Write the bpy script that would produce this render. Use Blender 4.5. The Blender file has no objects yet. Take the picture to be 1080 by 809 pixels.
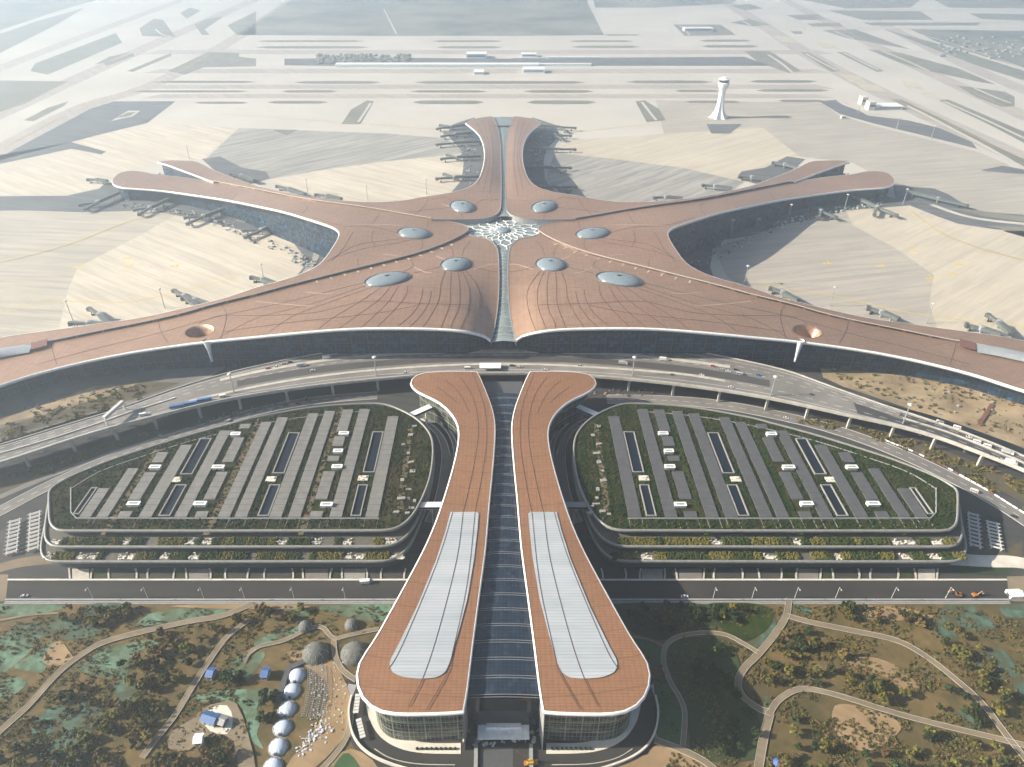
import bpy, math, random
import numpy as np
from mathutils import Vector
from mathutils.geometry import delaunay_2d_cdt

# ------------------------------------------------------------------ camera, sky, sun, exposure
SC = bpy.context.scene
COL = SC.collection
CAM_H, PITCH, F, CX, CY = 380.0, math.radians(34.2), 750.0, 531.0, 404.5
cd = bpy.data.cameras.new("camera")
cd.sensor_width = 36.0
cd.lens = F / 1080 * 36
cd.shift_x = (540 - CX) / 1080
cd.clip_start, cd.clip_end = 1.0, 30000.0
cam = bpy.data.objects.new("camera", cd)
cam.location = (0, 0, CAM_H)
cam.rotation_euler = (math.radians(90) - PITCH, 0, 0)
COL.objects.link(cam)
SC.camera = cam

SUN_EL, SUN_AZ = math.radians(28), math.radians(-2)       # sun on the left, a little ahead of the camera
SV = Vector((-math.cos(SUN_AZ) * math.cos(SUN_EL), math.sin(SUN_AZ) * math.cos(SUN_EL), math.sin(SUN_EL)))
W = bpy.data.worlds.new("World")
SC.world = W
W.use_nodes = True
nt = W.node_tree
sky = nt.nodes.new("ShaderNodeTexSky")
sky.sky_type = 'NISHITA'
sky.sun_disc = False
sky.sun_elevation = SUN_EL
sky.sun_rotation = math.radians(-87)
sky.dust_density = 2.0
nt.links.new(sky.outputs[0], nt.nodes["Background"].inputs[0])
nt.nodes["Background"].inputs[1].default_value = 0.052
sl = bpy.data.lights.new("sun", 'SUN')
sl.energy = 5.0
sl.angle = math.radians(0.6)
sl.color = (1.0, 0.885, 0.71)
so = bpy.data.objects.new("sun", sl)
so.rotation_euler = SV.to_track_quat('Z', 'Y').to_euler()
so.location = (-800, 300, 900)
COL.objects.link(so)
SC.view_settings.view_transform = 'Standard'
SC.view_settings.look = 'None'
SC.view_settings.exposure = 1.36
SC.view_settings.gamma = 1.0
SC.render.engine = 'CYCLES'
SC.cycles.use_denoising = True
SC.cycles.max_bounces = 5
SC.cycles.volume_bounces = 3
SC.cycles.transparent_max_bounces = 8
SC.cycles.caustics_reflective = False
SC.cycles.caustics_refractive = False

# ------------------------------------------------------------------ helpers
def P(px, py, z=0.0):
    """the place in the world, at height z, that the photograph shows at (px, py)"""
    u, v = (px - CX) / F, (py - CY) / F
    t = (CAM_H - z) / (math.sin(PITCH) + v * math.cos(PITCH))
    return Vector((u * t, (math.cos(PITCH) - v * math.sin(PITCH)) * t, z))

def PS(pts, z=0.0):
    return [P(a, b, z) for a, b in pts]

def mir(pts):
    return [(2 * CX - a, b) for a, b in pts]

def smooth(a, b, x):
    t = max(0.0, min(1.0, (x - a) / (b - a)))
    return t * t * (3 - 2 * t)

def catmull(pts, n=4, closed=False):
    pts = [Vector(p) for p in pts]
    N = len(pts)
    out = []
    rng = range(N) if closed else range(N - 1)
    for i in rng:
        if closed:
            p0, p1, p2, p3 = pts[(i - 1) % N], pts[i], pts[(i + 1) % N], pts[(i + 2) % N]
        else:
            p0, p1, p2, p3 = pts[max(i - 1, 0)], pts[i], pts[i + 1], pts[min(i + 2, N - 1)]
        for k in range(n):
            t = k / n
            out.append(0.5 * ((2 * p1) + (p2 - p0) * t + (2 * p0 - 5 * p1 + 4 * p2 - p3) * t * t + (3 * p1 - p0 - 3 * p2 + p3) * t ** 3))
    if not closed:
        out.append(pts[-1])
    return out

def resample(pts, step):
    pts = [Vector(p) for p in pts]
    out = [pts[0]]
    acc = 0.0
    for a, b in zip(pts, pts[1:]):
        L = (b - a).length
        if L < 1e-6:
            continue
        d = step - acc
        while d <= L:
            out.append(a.lerp(b, d / L))
            d += step
        acc = L - (d - step)
    if (out[-1] - pts[-1]).length > step * 0.3:
        out.append(pts[-1])
    else:
        out[-1] = pts[-1]
    return out

def area2(poly):
    return 0.5 * sum(poly[i][0] * poly[(i + 1) % len(poly)][1] - poly[(i + 1) % len(poly)][0] * poly[i][1] for i in range(len(poly)))

def inside(poly, X, Y):
    X = np.asarray(X); Y = np.asarray(Y)
    r = np.zeros(X.shape, bool)
    n = len(poly)
    j = n - 1
    for i in range(n):
        xi, yi, xj, yj = poly[i][0], poly[i][1], poly[j][0], poly[j][1]
        if yi != yj:
            c = ((yi > Y) != (yj > Y)) & (X < (xj - xi) * (Y - yi) / (yj - yi) + xi)
            r ^= c
        j = i
    return r

def normals2(pts, closed=False):
    """left-hand normals in plan"""
    out = []
    n = len(pts)
    for i in range(n):
        a = pts[(i - 1) % n] if closed else pts[max(i - 1, 0)]
        b = pts[(i + 1) % n] if closed else pts[min(i + 1, n - 1)]
        d = Vector((b[0] - a[0], b[1] - a[1]))
        if d.length < 1e-9:
            d = Vector((1, 0))
        d.normalize()
        out.append(Vector((-d.y, d.x, 0)))
    return out

def offset(pts, d, closed=False):
    """move a polyline to its left by d"""
    return [Vector((p[0], p[1], p[2] if len(p) > 2 else 0)) + n * d for p, n in zip(pts, normals2(pts, closed))]

class MB:
    def __init__(self):
        self.v, self.f, self.m, self.uv = [], [], [], []
    def face(self, pts, m=0, uv=None):
        i = len(self.v)
        self.v.extend([tuple(p) for p in pts])
        self.f.append(tuple(range(i, i + len(pts))))
        self.m.append(m)
        self.uv.append(uv)
    def grid(self, rows, m=0, closed=False):
        """rows of equal length joined to a sheet with shared vertices"""
        i0 = len(self.v)
        n = len(rows[0])
        for r in rows:
            self.v.extend([tuple(p) for p in r])
        for a in range(len(rows) - 1):
            for b in range(n if closed else n - 1):
                c = (b + 1) % n
                self.f.append((i0 + a * n + b, i0 + a * n + c, i0 + (a + 1) * n + c, i0 + (a + 1) * n + b))
                self.m.append(m); self.uv.append(None)
    def box(self, c, s, rz=0.0, m=0):
        """c = centre of the base, s = full sizes"""
        ca, sa = math.cos(rz), math.sin(rz)
        q = []
        for dz in (0, 1):
            for dx, dy in ((-.5, -.5), (.5, -.5), (.5, .5), (-.5, .5)):
                x, y = dx * s[0], dy * s[1]
                q.append((c[0] + x * ca - y * sa, c[1] + x * sa + y * ca, c[2] + dz * s[2]))
        i = len(self.v)
        self.v.extend(q)
        for f in ((3, 2, 1, 0), (4, 5, 6, 7), (0, 1, 5, 4), (1, 2, 6, 5), (2, 3, 7, 6), (3, 0, 4, 7)):
            self.f.append(tuple(i + k for k in f)); self.m.append(m); self.uv.append(None)
    def prism(self, poly, z0, z1, m=0, mside=None, bottom=True):
        if area2(poly) < 0:
            poly = list(reversed(poly))
        n = len(poly)
        self.face([(p[0], p[1], z1) for p in poly], m)
        if bottom:
            self.face([(p[0], p[1], z0) for p in reversed(poly)], m)
        ms = m if mside is None else mside
        L = 0.0
        for i in range(n):
            a, b = poly[i], poly[(i + 1) % n]
            l = math.hypot(b[0] - a[0], b[1] - a[1])
            self.face([(a[0], a[1], z0), (b[0], b[1], z0), (b[0], b[1], z1), (a[0], a[1], z1)], ms,
                      [(L, z0), (L + l, z0), (L + l, z1), (L, z1)])
            L += l
    def wall(self, pts, z0, z1, m=0):
        """vertical curtain along pts; z0, z1 numbers or lists"""
        L = 0.0
        for i in range(len(pts) - 1):
            a, b = pts[i], pts[i + 1]
            l = math.hypot(b[0] - a[0], b[1] - a[1])
            za0, zb0 = (z0[i], z0[i + 1]) if isinstance(z0, list) else (z0, z0)
            za1, zb1 = (z1[i], z1[i + 1]) if isinstance(z1, list) else (z1, z1)
            self.face([(a[0], a[1], za0), (b[0], b[1], zb0), (b[0], b[1], zb1), (a[0], a[1], za1)], m,
                      [(L, za0), (L + l, zb0), (L + l, zb1), (L, za1)])
            L += l
    def ribbon(self, pts, w, h, m=0, z=None):
        """a flat bar of width w and thickness h lying on the polyline pts (its underside on pts)"""
        pts = [Vector((p[0], p[1], (p[2] if len(p) > 2 else 0) if z is None else z)) for p in pts]
        A, B = offset(pts, w / 2), offset(pts, -w / 2)
        up = Vector((0, 0, h))
        rows = [[b for b in B], [b + up for b in B], [a + up for a in A], [a for a in A], [b for b in B]]
        self.grid([list(r) for r in zip(*[[r[i] for r in rows] for i in range(len(pts))])][0:0] or rows, m)
        for k in (0, -1):
            self.face([B[k], A[k], A[k] + up, B[k] + up] if k == 0 else [A[k], B[k], B[k] + up, A[k] + up], m)
    def tube(self, a, b, r0, r1=None, n=8, m=0, caps=True):
        a, b = Vector(a), Vector(b)
        r1 = r0 if r1 is None else r1
        d = (b - a).normalized()
        s = d.orthogonal().normalized()
        t = d.cross(s)
        R = []
        for c, r in ((a, r0), (b, r1)):
            R.append([c + (s * math.cos(2 * math.pi * k / n) + t * math.sin(2 * math.pi * k / n)) * r for k in range(n)])
        self.grid(R, m, True)
        if caps:
            self.face(list(reversed(R[0])), m); self.face(R[1], m)
    def lathe(self, prof, c=(0, 0, 0), n=24, m=0, sx=1.0, sy=1.0, rz=0.0):
        """prof: (radius, z) pairs from the bottom up"""
        ca, sa = math.cos(rz), math.sin(rz)
        rows = []
        for r, z in prof:
            row = []
            for k in range(n):
                x, y = r * sx * math.cos(2 * math.pi * k / n), r * sy * math.sin(2 * math.pi * k / n)
                row.append((c[0] + x * ca - y * sa, c[1] + x * sa + y * ca, c[2] + z))
            rows.append(row)
        self.grid(rows, m, True)
    def build(self, name, mats, parent=None, smooth_=False, loc=None):
        me = bpy.data.meshes.new(name)
        v = self.v
        if loc is not None:
            v = [(p[0] - loc[0], p[1] - loc[1], p[2] - loc[2]) for p in v]
        me.from_pydata(v, [], self.f)
        mats = mats if isinstance(mats, (list, tuple)) else [mats]
        for mm in mats:
            me.materials.append(mm)
        if len(mats) > 1:
            me.polygons.foreach_set("material_index", self.m)
        if any(u is not None for u in self.uv):
            uvl = me.uv_layers.new(name="UVMap")
            k = 0
            for fi, f in enumerate(self.f):
                u = self.uv[fi]
                for j in range(len(f)):
                    if u is not None:
                        uvl.data[k].uv = u[j]
                    k += 1
        if smooth_:
            me.polygons.foreach_set("use_smooth", [True] * len(self.f))
        me.update()
        return link(name, me, parent, loc)

def link(name, me, parent=None, loc=None):
    o = bpy.data.objects.new(name, me)
    COL.objects.link(o)
    if parent is not None:
        o.parent = parent
    elif loc is not None:
        o.location = loc
    return o

def thing(name, label, cat, loc=(0, 0, 0), rz=0.0, group=None):
    o = bpy.data.objects.new(name, None)
    o.empty_display_size = 2
    COL.objects.link(o)
    o.location = loc
    o.rotation_euler = (0, 0, rz)
    return tag(o, label, cat, group)

def tag(o, label, cat, group=None):
    o["label"] = label
    o["category"] = cat
    if group:
        o["group"] = group
    return o

def struct(o, kind="structure"):
    o["kind"] = kind
    return o

def children(o):
    return [c for c in bpy.data.objects if c.parent == o]

def dup(root, kids, loc, rz=0.0, label=None, scale=None, group=None):
    """a copy of a thing and of its parts; kids = [(part, [sub-parts])]"""
    r = root.copy(); COL.objects.link(r)
    r.location = loc; r.rotation_euler = (0, 0, rz)
    if scale: r.scale = scale
    if label: r["label"] = label
    if group: r["group"] = group
    for ch, subs in kids:
        c = ch.copy(); COL.objects.link(c); c.parent = r
        for g in subs:
            d = g.copy(); COL.objects.link(d); d.parent = c
    return r

# ------------------------------------------------------------------ materials
class NT:
    """small wrapper to write node trees briefly"""
    def __init__(self, name):
        self.mat = bpy.data.materials.new(name)
        self.mat.use_nodes = True
        self.t = self.mat.node_tree
        self.b = self.t.nodes["Principled BSDF"]
        self._co = None
    def n(self, typ, **kw):
        o = self.t.nodes.new("ShaderNode" + typ)
        for k, v in kw.items():
            setattr(o, k, v)
        return o
    def set(self, sock, val):
        if hasattr(val, "is_linked") or isinstance(val, bpy.types.NodeSocket):
            self.t.links.new(val, sock)
        else:
            if isinstance(val, (tuple, list)) and len(val) == 3 and sock.type == 'RGBA':
                val = (*val, 1)
            sock.default_value = val
    def co(self, which="Object"):
        if self._co is None:
            self._co = self.n("TexCoord")
        return self._co.outputs[which]
    def mapping(self, vec, scale=(1, 1, 1), rot=(0, 0, 0)):
        m = self.n("Mapping")
        self.set(m.inputs["Vector"], vec)
        m.inputs["Scale"].default_value = scale
        m.inputs["Rotation"].default_value = rot
        return m.outputs[0]
    def noise(self, vec, scale, detail=4, rough=0.55, dist=0.0):
        o = self.n("TexNoise")
        self.set(o.inputs["Vector"], vec)
        o.inputs["Scale"].default_value = scale
        o.inputs["Detail"].default_value = detail
        o.inputs["Roughness"].default_value = rough
        o.inputs["Distortion"].default_value = dist
        return o.outputs["Fac"]
    def ramp(self, fac, stops, interp='LINEAR'):
        o = self.n("ValToRGB")
        cr = o.color_ramp
        cr.interpolation = interp
        while len(cr.elements) < len(stops):
            cr.elements.new(0.5)
        for e, (p, c) in zip(cr.elements, stops):
            e.position = p
            e.color = (*c, 1) if isinstance(c, (tuple, list)) else (c, c, c, 1)
        self.set(o.inputs[0], fac)
        return o.outputs[0]
    def mix(self, fac, a, b, blend='MIX'):
        o = self.n("Mix", data_type='RGBA', blend_type=blend)
        self.set(o.inputs[0], fac); self.set(o.inputs[6], a); self.set(o.inputs[7], b)
        return o.outputs[2]
    def math(self, op, a, b=None, c=None):
        o = self.n("Math", operation=op)
        self.set(o.inputs[0], a)
        if b is not None: self.set(o.inputs[1], b)
        if c is not None: self.set(o.inputs[2], c)
        return o.outputs[0]
    def xyz(self, vec):
        o = self.n("SeparateXYZ")
        self.set(o.inputs[0], vec)
        return o.outputs
    def lines(self, val, period, width):
        """1 on thin lines every `period` of val, width in the same unit"""
        m = self.math('MODULO', self.math('ADD', val, 100000.0), period)
        return self.math('LESS_THAN', m, width)
    def bump(self, h, strength=0.3, dist=0.2):
        o = self.n("Bump")
        o.inputs["Strength"].default_value = strength
        o.inputs["Distance"].default_value = dist
        self.set(o.inputs["Height"], h)
        self.set(self.b.inputs["Normal"], o.outputs[0])
    def done(self, color=None, rough=0.6, metal=0.0, spec=0.5):
        if color is not None:
            self.set(self.b.inputs["Base Color"], color)
        self.set(self.b.inputs["Roughness"], rough)
        self.b.inputs["Metallic"].default_value = metal
        self.b.inputs["Specular IOR Level"].default_value = spec
        return self.mat

M = {}
def plain(name, c, rough=0.6, metal=0.0, spec=0.5, var=0.12, scale=0.4):
    t = NT(name)
    f = t.noise(t.co(), scale, 5, 0.6)
    lo = tuple(x * (1 - var) for x in c); hi = tuple(min(1, x * (1 + var)) for x in c)
    M[name] = t.done(t.ramp(f, [(0.3, lo), (0.7, hi)]), rough, metal, spec)
    return M[name]

plain("white_metal", (0.78, 0.79, 0.79), 0.35)
plain("light_grey", (0.5, 0.5, 0.49), 0.55)
plain("mid_grey", (0.27, 0.275, 0.28), 0.55)
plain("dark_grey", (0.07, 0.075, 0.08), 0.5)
plain("steel", (0.35, 0.38, 0.4), 0.4, 0.3)
plain("soffit", (0.4, 0.4, 0.4), 0.6)
plain("red_cover", (0.15, 0.065, 0.05), 0.7)
plain("concrete", (0.42, 0.4, 0.36), 0.85, var=0.2, scale=0.15)
plain("pale_concrete", (0.55, 0.52, 0.46), 0.85, var=0.15, scale=0.1)
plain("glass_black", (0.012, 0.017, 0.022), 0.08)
plain("tyre", (0.02, 0.02, 0.02), 0.8)

def roof_material(name, base, cx, cy, panel):
    t = NT(name)
    x, y, z = t.xyz(t.co())
    dx, dy = t.math('SUBTRACT', x, cx), t.math('SUBTRACT', y, cy)
    r = t.math('SQRT', t.math('ADD', t.math('MULTIPLY', dx, dx), t.math('MULTIPLY', dy, dy)))
    a = t.math('ARCTAN2', dy, dx)
    # panels: a quilt of plates in three tones, seams between the rows
    n1 = t.noise(t.co(), 0.012, 4, 0.6)
    n2 = t.noise(t.mapping(t.co(), (0.9, 0.06, 0.2)), 1.0, 3, 0.6)
    n3 = t.noise(t.co(), 0.35, 3, 0.7)
    c = t.ramp(n1, [(0.25, tuple(k * 0.78 for k in base)), (0.75, tuple(min(1, k * 1.18) for k in base))])
    c = t.mix(t.math('MULTIPLY', t.ramp(n3, [(0.35, 0.0), (0.75, 1.0)]), 0.18), c, tuple(k * 0.6 for k in base))
    c = t.mix(t.math('MULTIPLY', n2, 0.34), c, tuple(min(1, k * 1.35) for k in base))
    cell = t.n("TexWhiteNoise", noise_dimensions='2D')
    sc = t.n("VectorMath", operation='MULTIPLY'); fl = t.n("VectorMath", operation='FLOOR')
    t.set(sc.inputs[0], t.co()); sc.inputs[1].default_value = (1 / panel, 1 / (panel * 0.6), 0)
    t.set(fl.inputs[0], sc.outputs[0]); t.set(cell.inputs[0], fl.outputs[0])
    c = t.mix(t.math('MULTIPLY', cell.outputs[0], 0.3), c, tuple(k * 0.62 for k in base))
    l1 = t.lines(x, panel, 0.4)
    l2 = t.lines(y, panel * 0.6, 0.3)
    l3 = t.lines(r, panel * 6, 0.7)
    ln = t.math('MAXIMUM', t.math('MAXIMUM', t.math('MULTIPLY', l1, 0.35), t.math('MULTIPLY', l2, 0.5)), t.math('MULTIPLY', l3, 0.45))
    c = t.mix(ln, c, tuple(k * 0.35 for k in base))
    rg = t.ramp(n3, [(0.3, 0.34), (0.8, 0.52)])
    M[name] = t.done(c, rg, 0.55, 0.5)
    return M[name]
# ------------------------------------------------------------------ ground
t = NT("ground_concrete")
co = t.co()
n1 = t.noise(co, 0.004, 5, 0.55)
n2 = t.noise(t.mapping(co, (0.02, 0.3, 1), (0, 0, 0.5)), 1.0, 3, 0.6)
c = t.ramp(n1, [(0.3, (0.42, 0.395, 0.35)), (0.7, (0.52, 0.49, 0.44))])
M["ground_concrete"] = t.done(t.mix(t.math('MULTIPLY', n2, 0.4), c, (0.36, 0.345, 0.31)), 0.9, 0, 0.3)
b = MB()
b.face([(-5000, -1200, 0), (5000, -1200, 0), (5000, 9000, 0), (-5000, 9000, 0)])
struct(b.build("ground", M["ground_concrete"]))
roof_material("copper_roof", (0.45, 0.28, 0.19), 0.0, 817.0, 6.0)
roof_material("hall_roof", (0.44, 0.225, 0.12), 0.0, 300.0, 3.0)
plain("joint_dark", (0.06, 0.035, 0.03), 0.7)
plain("joint_pale", (0.62, 0.5, 0.4), 0.5)

def glass_wall_material(name, base, mull, px_, pz, diag=0.0, rough=0.12):
    t = NT(name)
    u, v, _ = t.xyz(t.co("UV"))
    l = t.math('MAXIMUM', t.lines(u, px_, px_ * 0.09), t.lines(v, pz, pz * 0.1))
    l = t.math('MAXIMUM', l, t.math('MULTIPLY', t.lines(u, px_ * 4, px_ * 0.3), 1.0))
    if diag:
        l = t.math('MAXIMUM', l, t.lines(t.math('ADD', u, v), diag, diag * 0.018))
        l = t.math('MAXIMUM', l, t.lines(t.math('SUBTRACT', u, v), diag, diag * 0.018))
    l = t.math('MAXIMUM', l, t.math('MULTIPLY', t.lines(v, pz * 2.5, pz * .3), 1.6))
    cell = t.n("TexWhiteNoise", noise_dimensions='2D')
    fl = t.n("Vector Math".replace(" ", ""), operation='FLOOR')
    sc = t.n("VectorMath", operation='MULTIPLY')
    t.set(sc.inputs[0], t.co("UV")); sc.inputs[1].default_value = (1 / px_, 1 / pz, 1)
    t.set(fl.inputs[0], sc.outputs[0]); t.set(cell.inputs[0], fl.outputs[0])
    g = t.ramp(cell.outputs[0], [(0.0, tuple(k * 0.6 for k in base)), (0.75, base), (1.0, tuple(k * 3.2 for k in base))])
    c = t.mix(l, g, mull)
    rg = t.math('ADD', t.math('MULTIPLY', l, 0.35), rough)
    M[name] = t.done(c, rg, 0.0, 0.35)
    return M[name]

glass_wall_material("terminal_glass", (0.008, 0.027, 0.055), (0.03, 0.043, 0.056), 4.0, 3.6, 48.0, 0.2)
glass_wall_material("hall_glass", (0.03, 0.04, 0.036), (0.2, 0.21, 0.17), 2.2, 3.6)
glass_wall_material("seam_glass", (0.05, 0.05, 0.055), (0.16, 0.13, 0.11), 24.0, 30.0)

t = NT("skylight_glass")
f = t.noise(t.co(), 0.05, 3)
M["skylight_glass"] = t.done(t.ramp(f, [(0.3, (0.16, 0.2, 0.21)), (0.7, (0.24, 0.29, 0.29))]), 0.22, 0.0, 0.6)
t = NT("dome_glass")
x, y, z = t.xyz(t.co())
l = t.math('MAXIMUM', t.lines(x, 3.0, 0.18), t.lines(y, 3.0, 0.18))
M["dome_glass"] = t.done(t.mix(l, (0.17, 0.22, 0.26), (0.28, 0.31, 0.33)), 0.2, 0.0, 0.6)

# ------------------------------------------------------------------ the terminal
YC = 817.0
def z_roof(x, y, lobe="A"):
    r = math.hypot(x, y - YC)
    phi = math.atan2(y - YC, x)
    z = 20 + 29 * (1 - smooth(190, 560, r))
    z += 4.0 * (1 + math.cos(6 * phi)) / 2 * smooth(40, 190, r) * (1 - smooth(300, 460, r))
    if lobe == "A":
        z -= 15 * math.exp(-((abs(x) - 6) / 20.0) ** 2) * smooth(YC - 90, YC - 225, y)
    if lobe == "B":
        z += 2.2
    if lobe == "C":
        z += 4.4
        z -= 5 * math.exp(-(x / 12.0) ** 2) * smooth(YC + 60, YC + 200, y)
    return z

def PR(pt, lobe):
    z = 40.0
    for _ in range(12):
        p = P(pt[0], pt[1], z)
        z = z_roof(p.x, p.y, lobe)
    return P(pt[0], pt[1], z)

def curve_px(pts, lobe, n=3):
    c = catmull([(a, b, 0) for a, b in pts], n)
    return [PR((p.x, p.y), lobe) for p in c]

# outlines read off the photograph (left half), each lobe as its outer edges and its seams
A_front = [(517.5, 358.5), (512, 354.5), (503, 351.5), (490, 349), (470, 347), (440, 346), (400, 345.8), (370, 346.5), (340, 348.5), (300, 352), (270, 355), (240, 357.8),
           (215, 360.5), (180, 365), (135, 372), (90, 381), (45, 392), (18, 400), (0, 406), (-60, 425), (-110, 443)]
A_end = [(-110, 443), (-116, 424), (-112, 404)]
AB_seam = [(-112, 402), (-60, 383), (0, 369), (20, 364.8), (52, 359.5), (82, 353.7), (112, 347.5), (150, 340), (190, 331), (225, 321), (270, 310), (307, 300), (345, 290.5),
           (377, 282.5), (420, 272), (445, 265), (470, 256), (487, 247.8), (493, 243.5)]
A_in = [(493, 246.5), (501, 249.6), (510, 251), (516, 253), (521, 257), (524.5, 263), (526, 275), (526.2, 300), (524.8, 325), (521.5, 345), (519, 355), (517.5, 358.5)]
B_tip = [(493, 243.5), (494.3, 241), (492, 238.3), (485, 235.8), (475, 234), (455, 231.8)]
BC_seam = [(455, 231.8), (432, 228), (400, 222.3), (370, 217.8), (330, 212.3), (300, 207), (270, 200.8), (250, 197), (225, 192)]
B_gap = [(225, 192), (195, 187.3), (165, 184), (150, 181), (138, 180.3), (127, 182), (121, 186), (118, 191), (121, 195.5), (130, 198)]
B_out = [(130, 198), (145, 199), (170, 201), (200, 205), (240, 211), (270, 217), (300, 223.5), (325, 231), (345, 237.5), (354, 241.5), (357.5, 246), (356, 252), (350, 262),
         (343, 272), (335, 280), (320, 288), (300, 295), (270, 303.2), (240, 313.5), (200, 323.5), (150, 334.8), (100, 342), (60, 347.5), (30, 351.5), (0, 356), (-60, 368), (-116, 382)]
B_end = [(-116, 382), (-118, 392), (-112, 402)]
C_gap = [(225, 192), (205, 184.5), (190, 179), (178, 174.5), (166, 171)]
C_out = [(166, 171), (175, 169.3), (190, 169.3), (205, 170.2), (213, 173), (227, 180), (250, 189), (270, 196), (300, 203), (330, 208.5), (370, 212.3), (400, 213.3), (425, 211.3),
         (450, 207), (473, 203.5), (486, 200.5), (498, 195.5), (506, 186), (510.5, 170), (510, 154), (504, 141), (491, 130)]
C_end = [(491, 130), (498, 126), (509, 123.8), (519, 122.6)]
C_in = [(519, 122.6), (524.5, 133), (527.2, 147), (528.3, 165), (528.7, 190), (528.4, 214), (527, 222.5), (522, 227), (514, 229.7), (503, 231), (490, 231.5), (475, 231.6), (455, 231.4)]

terminal = thing("airport_terminal", "huge star shaped airport terminal with copper brown roof wings and glass domes", "terminal", (0, YC, 0))
def T(p): return (p[0], p[1] - YC, p[2])

def flip(pts, side):
    return pts if side < 0 else [Vector((-p.x, p.y, p.z)) for p in pts]

def lobe_mesh(name, loop, zf, holes=(), step=9.0, thick=3.0, inner=()):
    """curved sheet with thickness filling the plan loop"""
    n = len(loop)
    poly = [(p[0], p[1]) for p in loop]
    xs = [p[0] for p in poly]; ys = [p[1] for p in poly]
    gx = np.arange(min(xs), max(xs), step); gy = np.arange(min(ys), max(ys), step)
    X, Y = np.meshgrid(gx, gy)
    X[1::2] += step / 2
    ok = inside(poly, X, Y)
    pts = np.stack([X[ok], Y[ok]], 1)
    B = np.array(poly)
    for h in holes:
        B = np.vstack([B, np.array(h)])
    d = np.min(np.linalg.norm(pts[:, None] - B[None], axis=2), axis=1) if len(pts) else np.zeros(0)
    pts = pts[d > step * 0.55]
    for h in holes:
        pts = pts[~inside(h, pts[:, 0], pts[:, 1])]
    vs = [Vector(p) for p in poly]
    es = [(i, (i + 1) % n) for i in range(n)]
    for h in holes:
        k = len(vs); m = len(h)
        vs += [Vector(p) for p in h]
        es += [(k + i, k + (i + 1) % m) for i in range(m)]
    vs += [Vector((float(p[0]), float(p[1]))) for p in pts]
    V, E, Fc, *_ = delaunay_2d_cdt(vs, es, [], 0, 1e-4)
    cen = np.array([sum((V[i] for i in f), Vector((0, 0))) / len(f) for f in Fc])
    keep = inside(poly, cen[:, 0], cen[:, 1])
    for h in holes:
        keep &= ~inside(h, cen[:, 0], cen[:, 1])
    b = MB()
    top = [(v.x, v.y, zf(v.x, v.y)) for v in V]
    N = len(V)
    b.v = [T(p) for p in top] + [T((p[0], p[1], p[2] - thick)) for p in top]
    for f, k in zip(Fc, keep):
        if k and abs(area2([V[i] for i in f])) > 0.15:
            f = list(f)
            if area2([V[i] for i in f]) < 0: f.reverse()
            b.f.append(tuple(f)); b.m.append(0); b.uv.append(None)
            b.f.append(tuple(N + i for i in reversed(f))); b.m.append(1); b.uv.append(None)
    return b

def lift(pts, zf, dz=0.0):
    return [Vector((p[0], p[1], zf(p[0], p[1]) + dz)) for p in pts]

def fascia(pts, zf, out, th=2.4, wid=0.85):
    """white rim round an outer edge: a lip that stands proud of the roof edge; `out` is +1 when outside is to the left"""
    pts = resample(pts, 7.0)
    o = offset(pts, wid * out)
    i = offset(pts, -0.6 * out)
    rows = []
    for q, a, b_ in ((i, 0, 0.25), (pts, 1, 0.3), (o, 2, -0.5), (o, 3, -th), (pts, 4, -th - 0.2)):
        rows.append([T((p[0], p[1], zf(r[0], r[1]) + b_)) for p, r in zip(q, pts)])
    b = MB()
    b.grid(rows)
    return b

LOBE = {}
def lobe(side, key, segs, outer, ell_holes=()):
    zf = lambda x, y: z_roof(x, y, key)
    loop = []
    for s in segs:
        loop += flip(s, side)[:-1]
    loop = resample(loop + [loop[0]], 6.0)[:-1]
    b = lobe_mesh("roof_wing", loop, zf, ell_holes)
    o = b.build("roof_wing", [M["copper_roof"], M["soffit"]], terminal, True)
    ccw = area2(loop) > 0
    for e in outer:
        q = flip(e, side)
        fb = fascia(q, zf, (-1 if ccw else 1), 2.2, 0.85 if key == "A" else 0.5)
        fb.build("roof_rim", M["white_metal"], o, True)
    LOBE[key, side] = o
    return o

cA_front, cA_end, cAB, cA_in = [curve_px(s, "A") for s in (A_front, A_end, AB_seam, A_in)]
cABb, cBtip, cBC, cBgap, cBout, cBend = [curve_px(s, "B") for s in (AB_seam, B_tip, BC_seam, B_gap, B_out, B_end)]
cBCc, cCgap, cCout, cCend, cCin = [curve_px(s, "C") for s in (BC_seam, C_gap, C_out, C_end, C_in)]
# neighbouring wings share their seams in plan
cAB_plan, cBC_plan = cABb, cBC
AB_for_A = [Vector((p.x, p.y - 0.0, z_roof(p.x, p.y, "A"))) for p in cAB_plan]
BC_for_C = [Vector((p.x, p.y, z_roof(p.x, p.y, "C"))) for p in cBC_plan]

def ellipse_plan(px, py, w, h, key, slope=0.0):
    """plan ellipse from its centre and its pixel extents"""
    c = PR((px, py), key)
    a = PR((px - w / 2, py - slope * w / 2), key); b = PR((px + w / 2, py + slope * w / 2), key)
    u = PR((px, py - h / 2), key); d = PR((px, py + h / 2), key)
    ax = (b - a) / 2; ay = (u - d) / 2
    ax.z = ay.z = 0
    return c, ax, ay

def ell_pts(c, ax, ay, n=36, k=1.0):
    return [(c.x + k * (ax.x * math.cos(t) + ay.x * math.sin(t)), c.y + k * (ax.y * math.cos(t) + ay.y * math.sin(t))) for t in [2 * math.pi * i / n for i in range(n)]]

bowl = ellipse_plan(210.5, 349.3, 31, 13, "A", -0.14)

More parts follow.
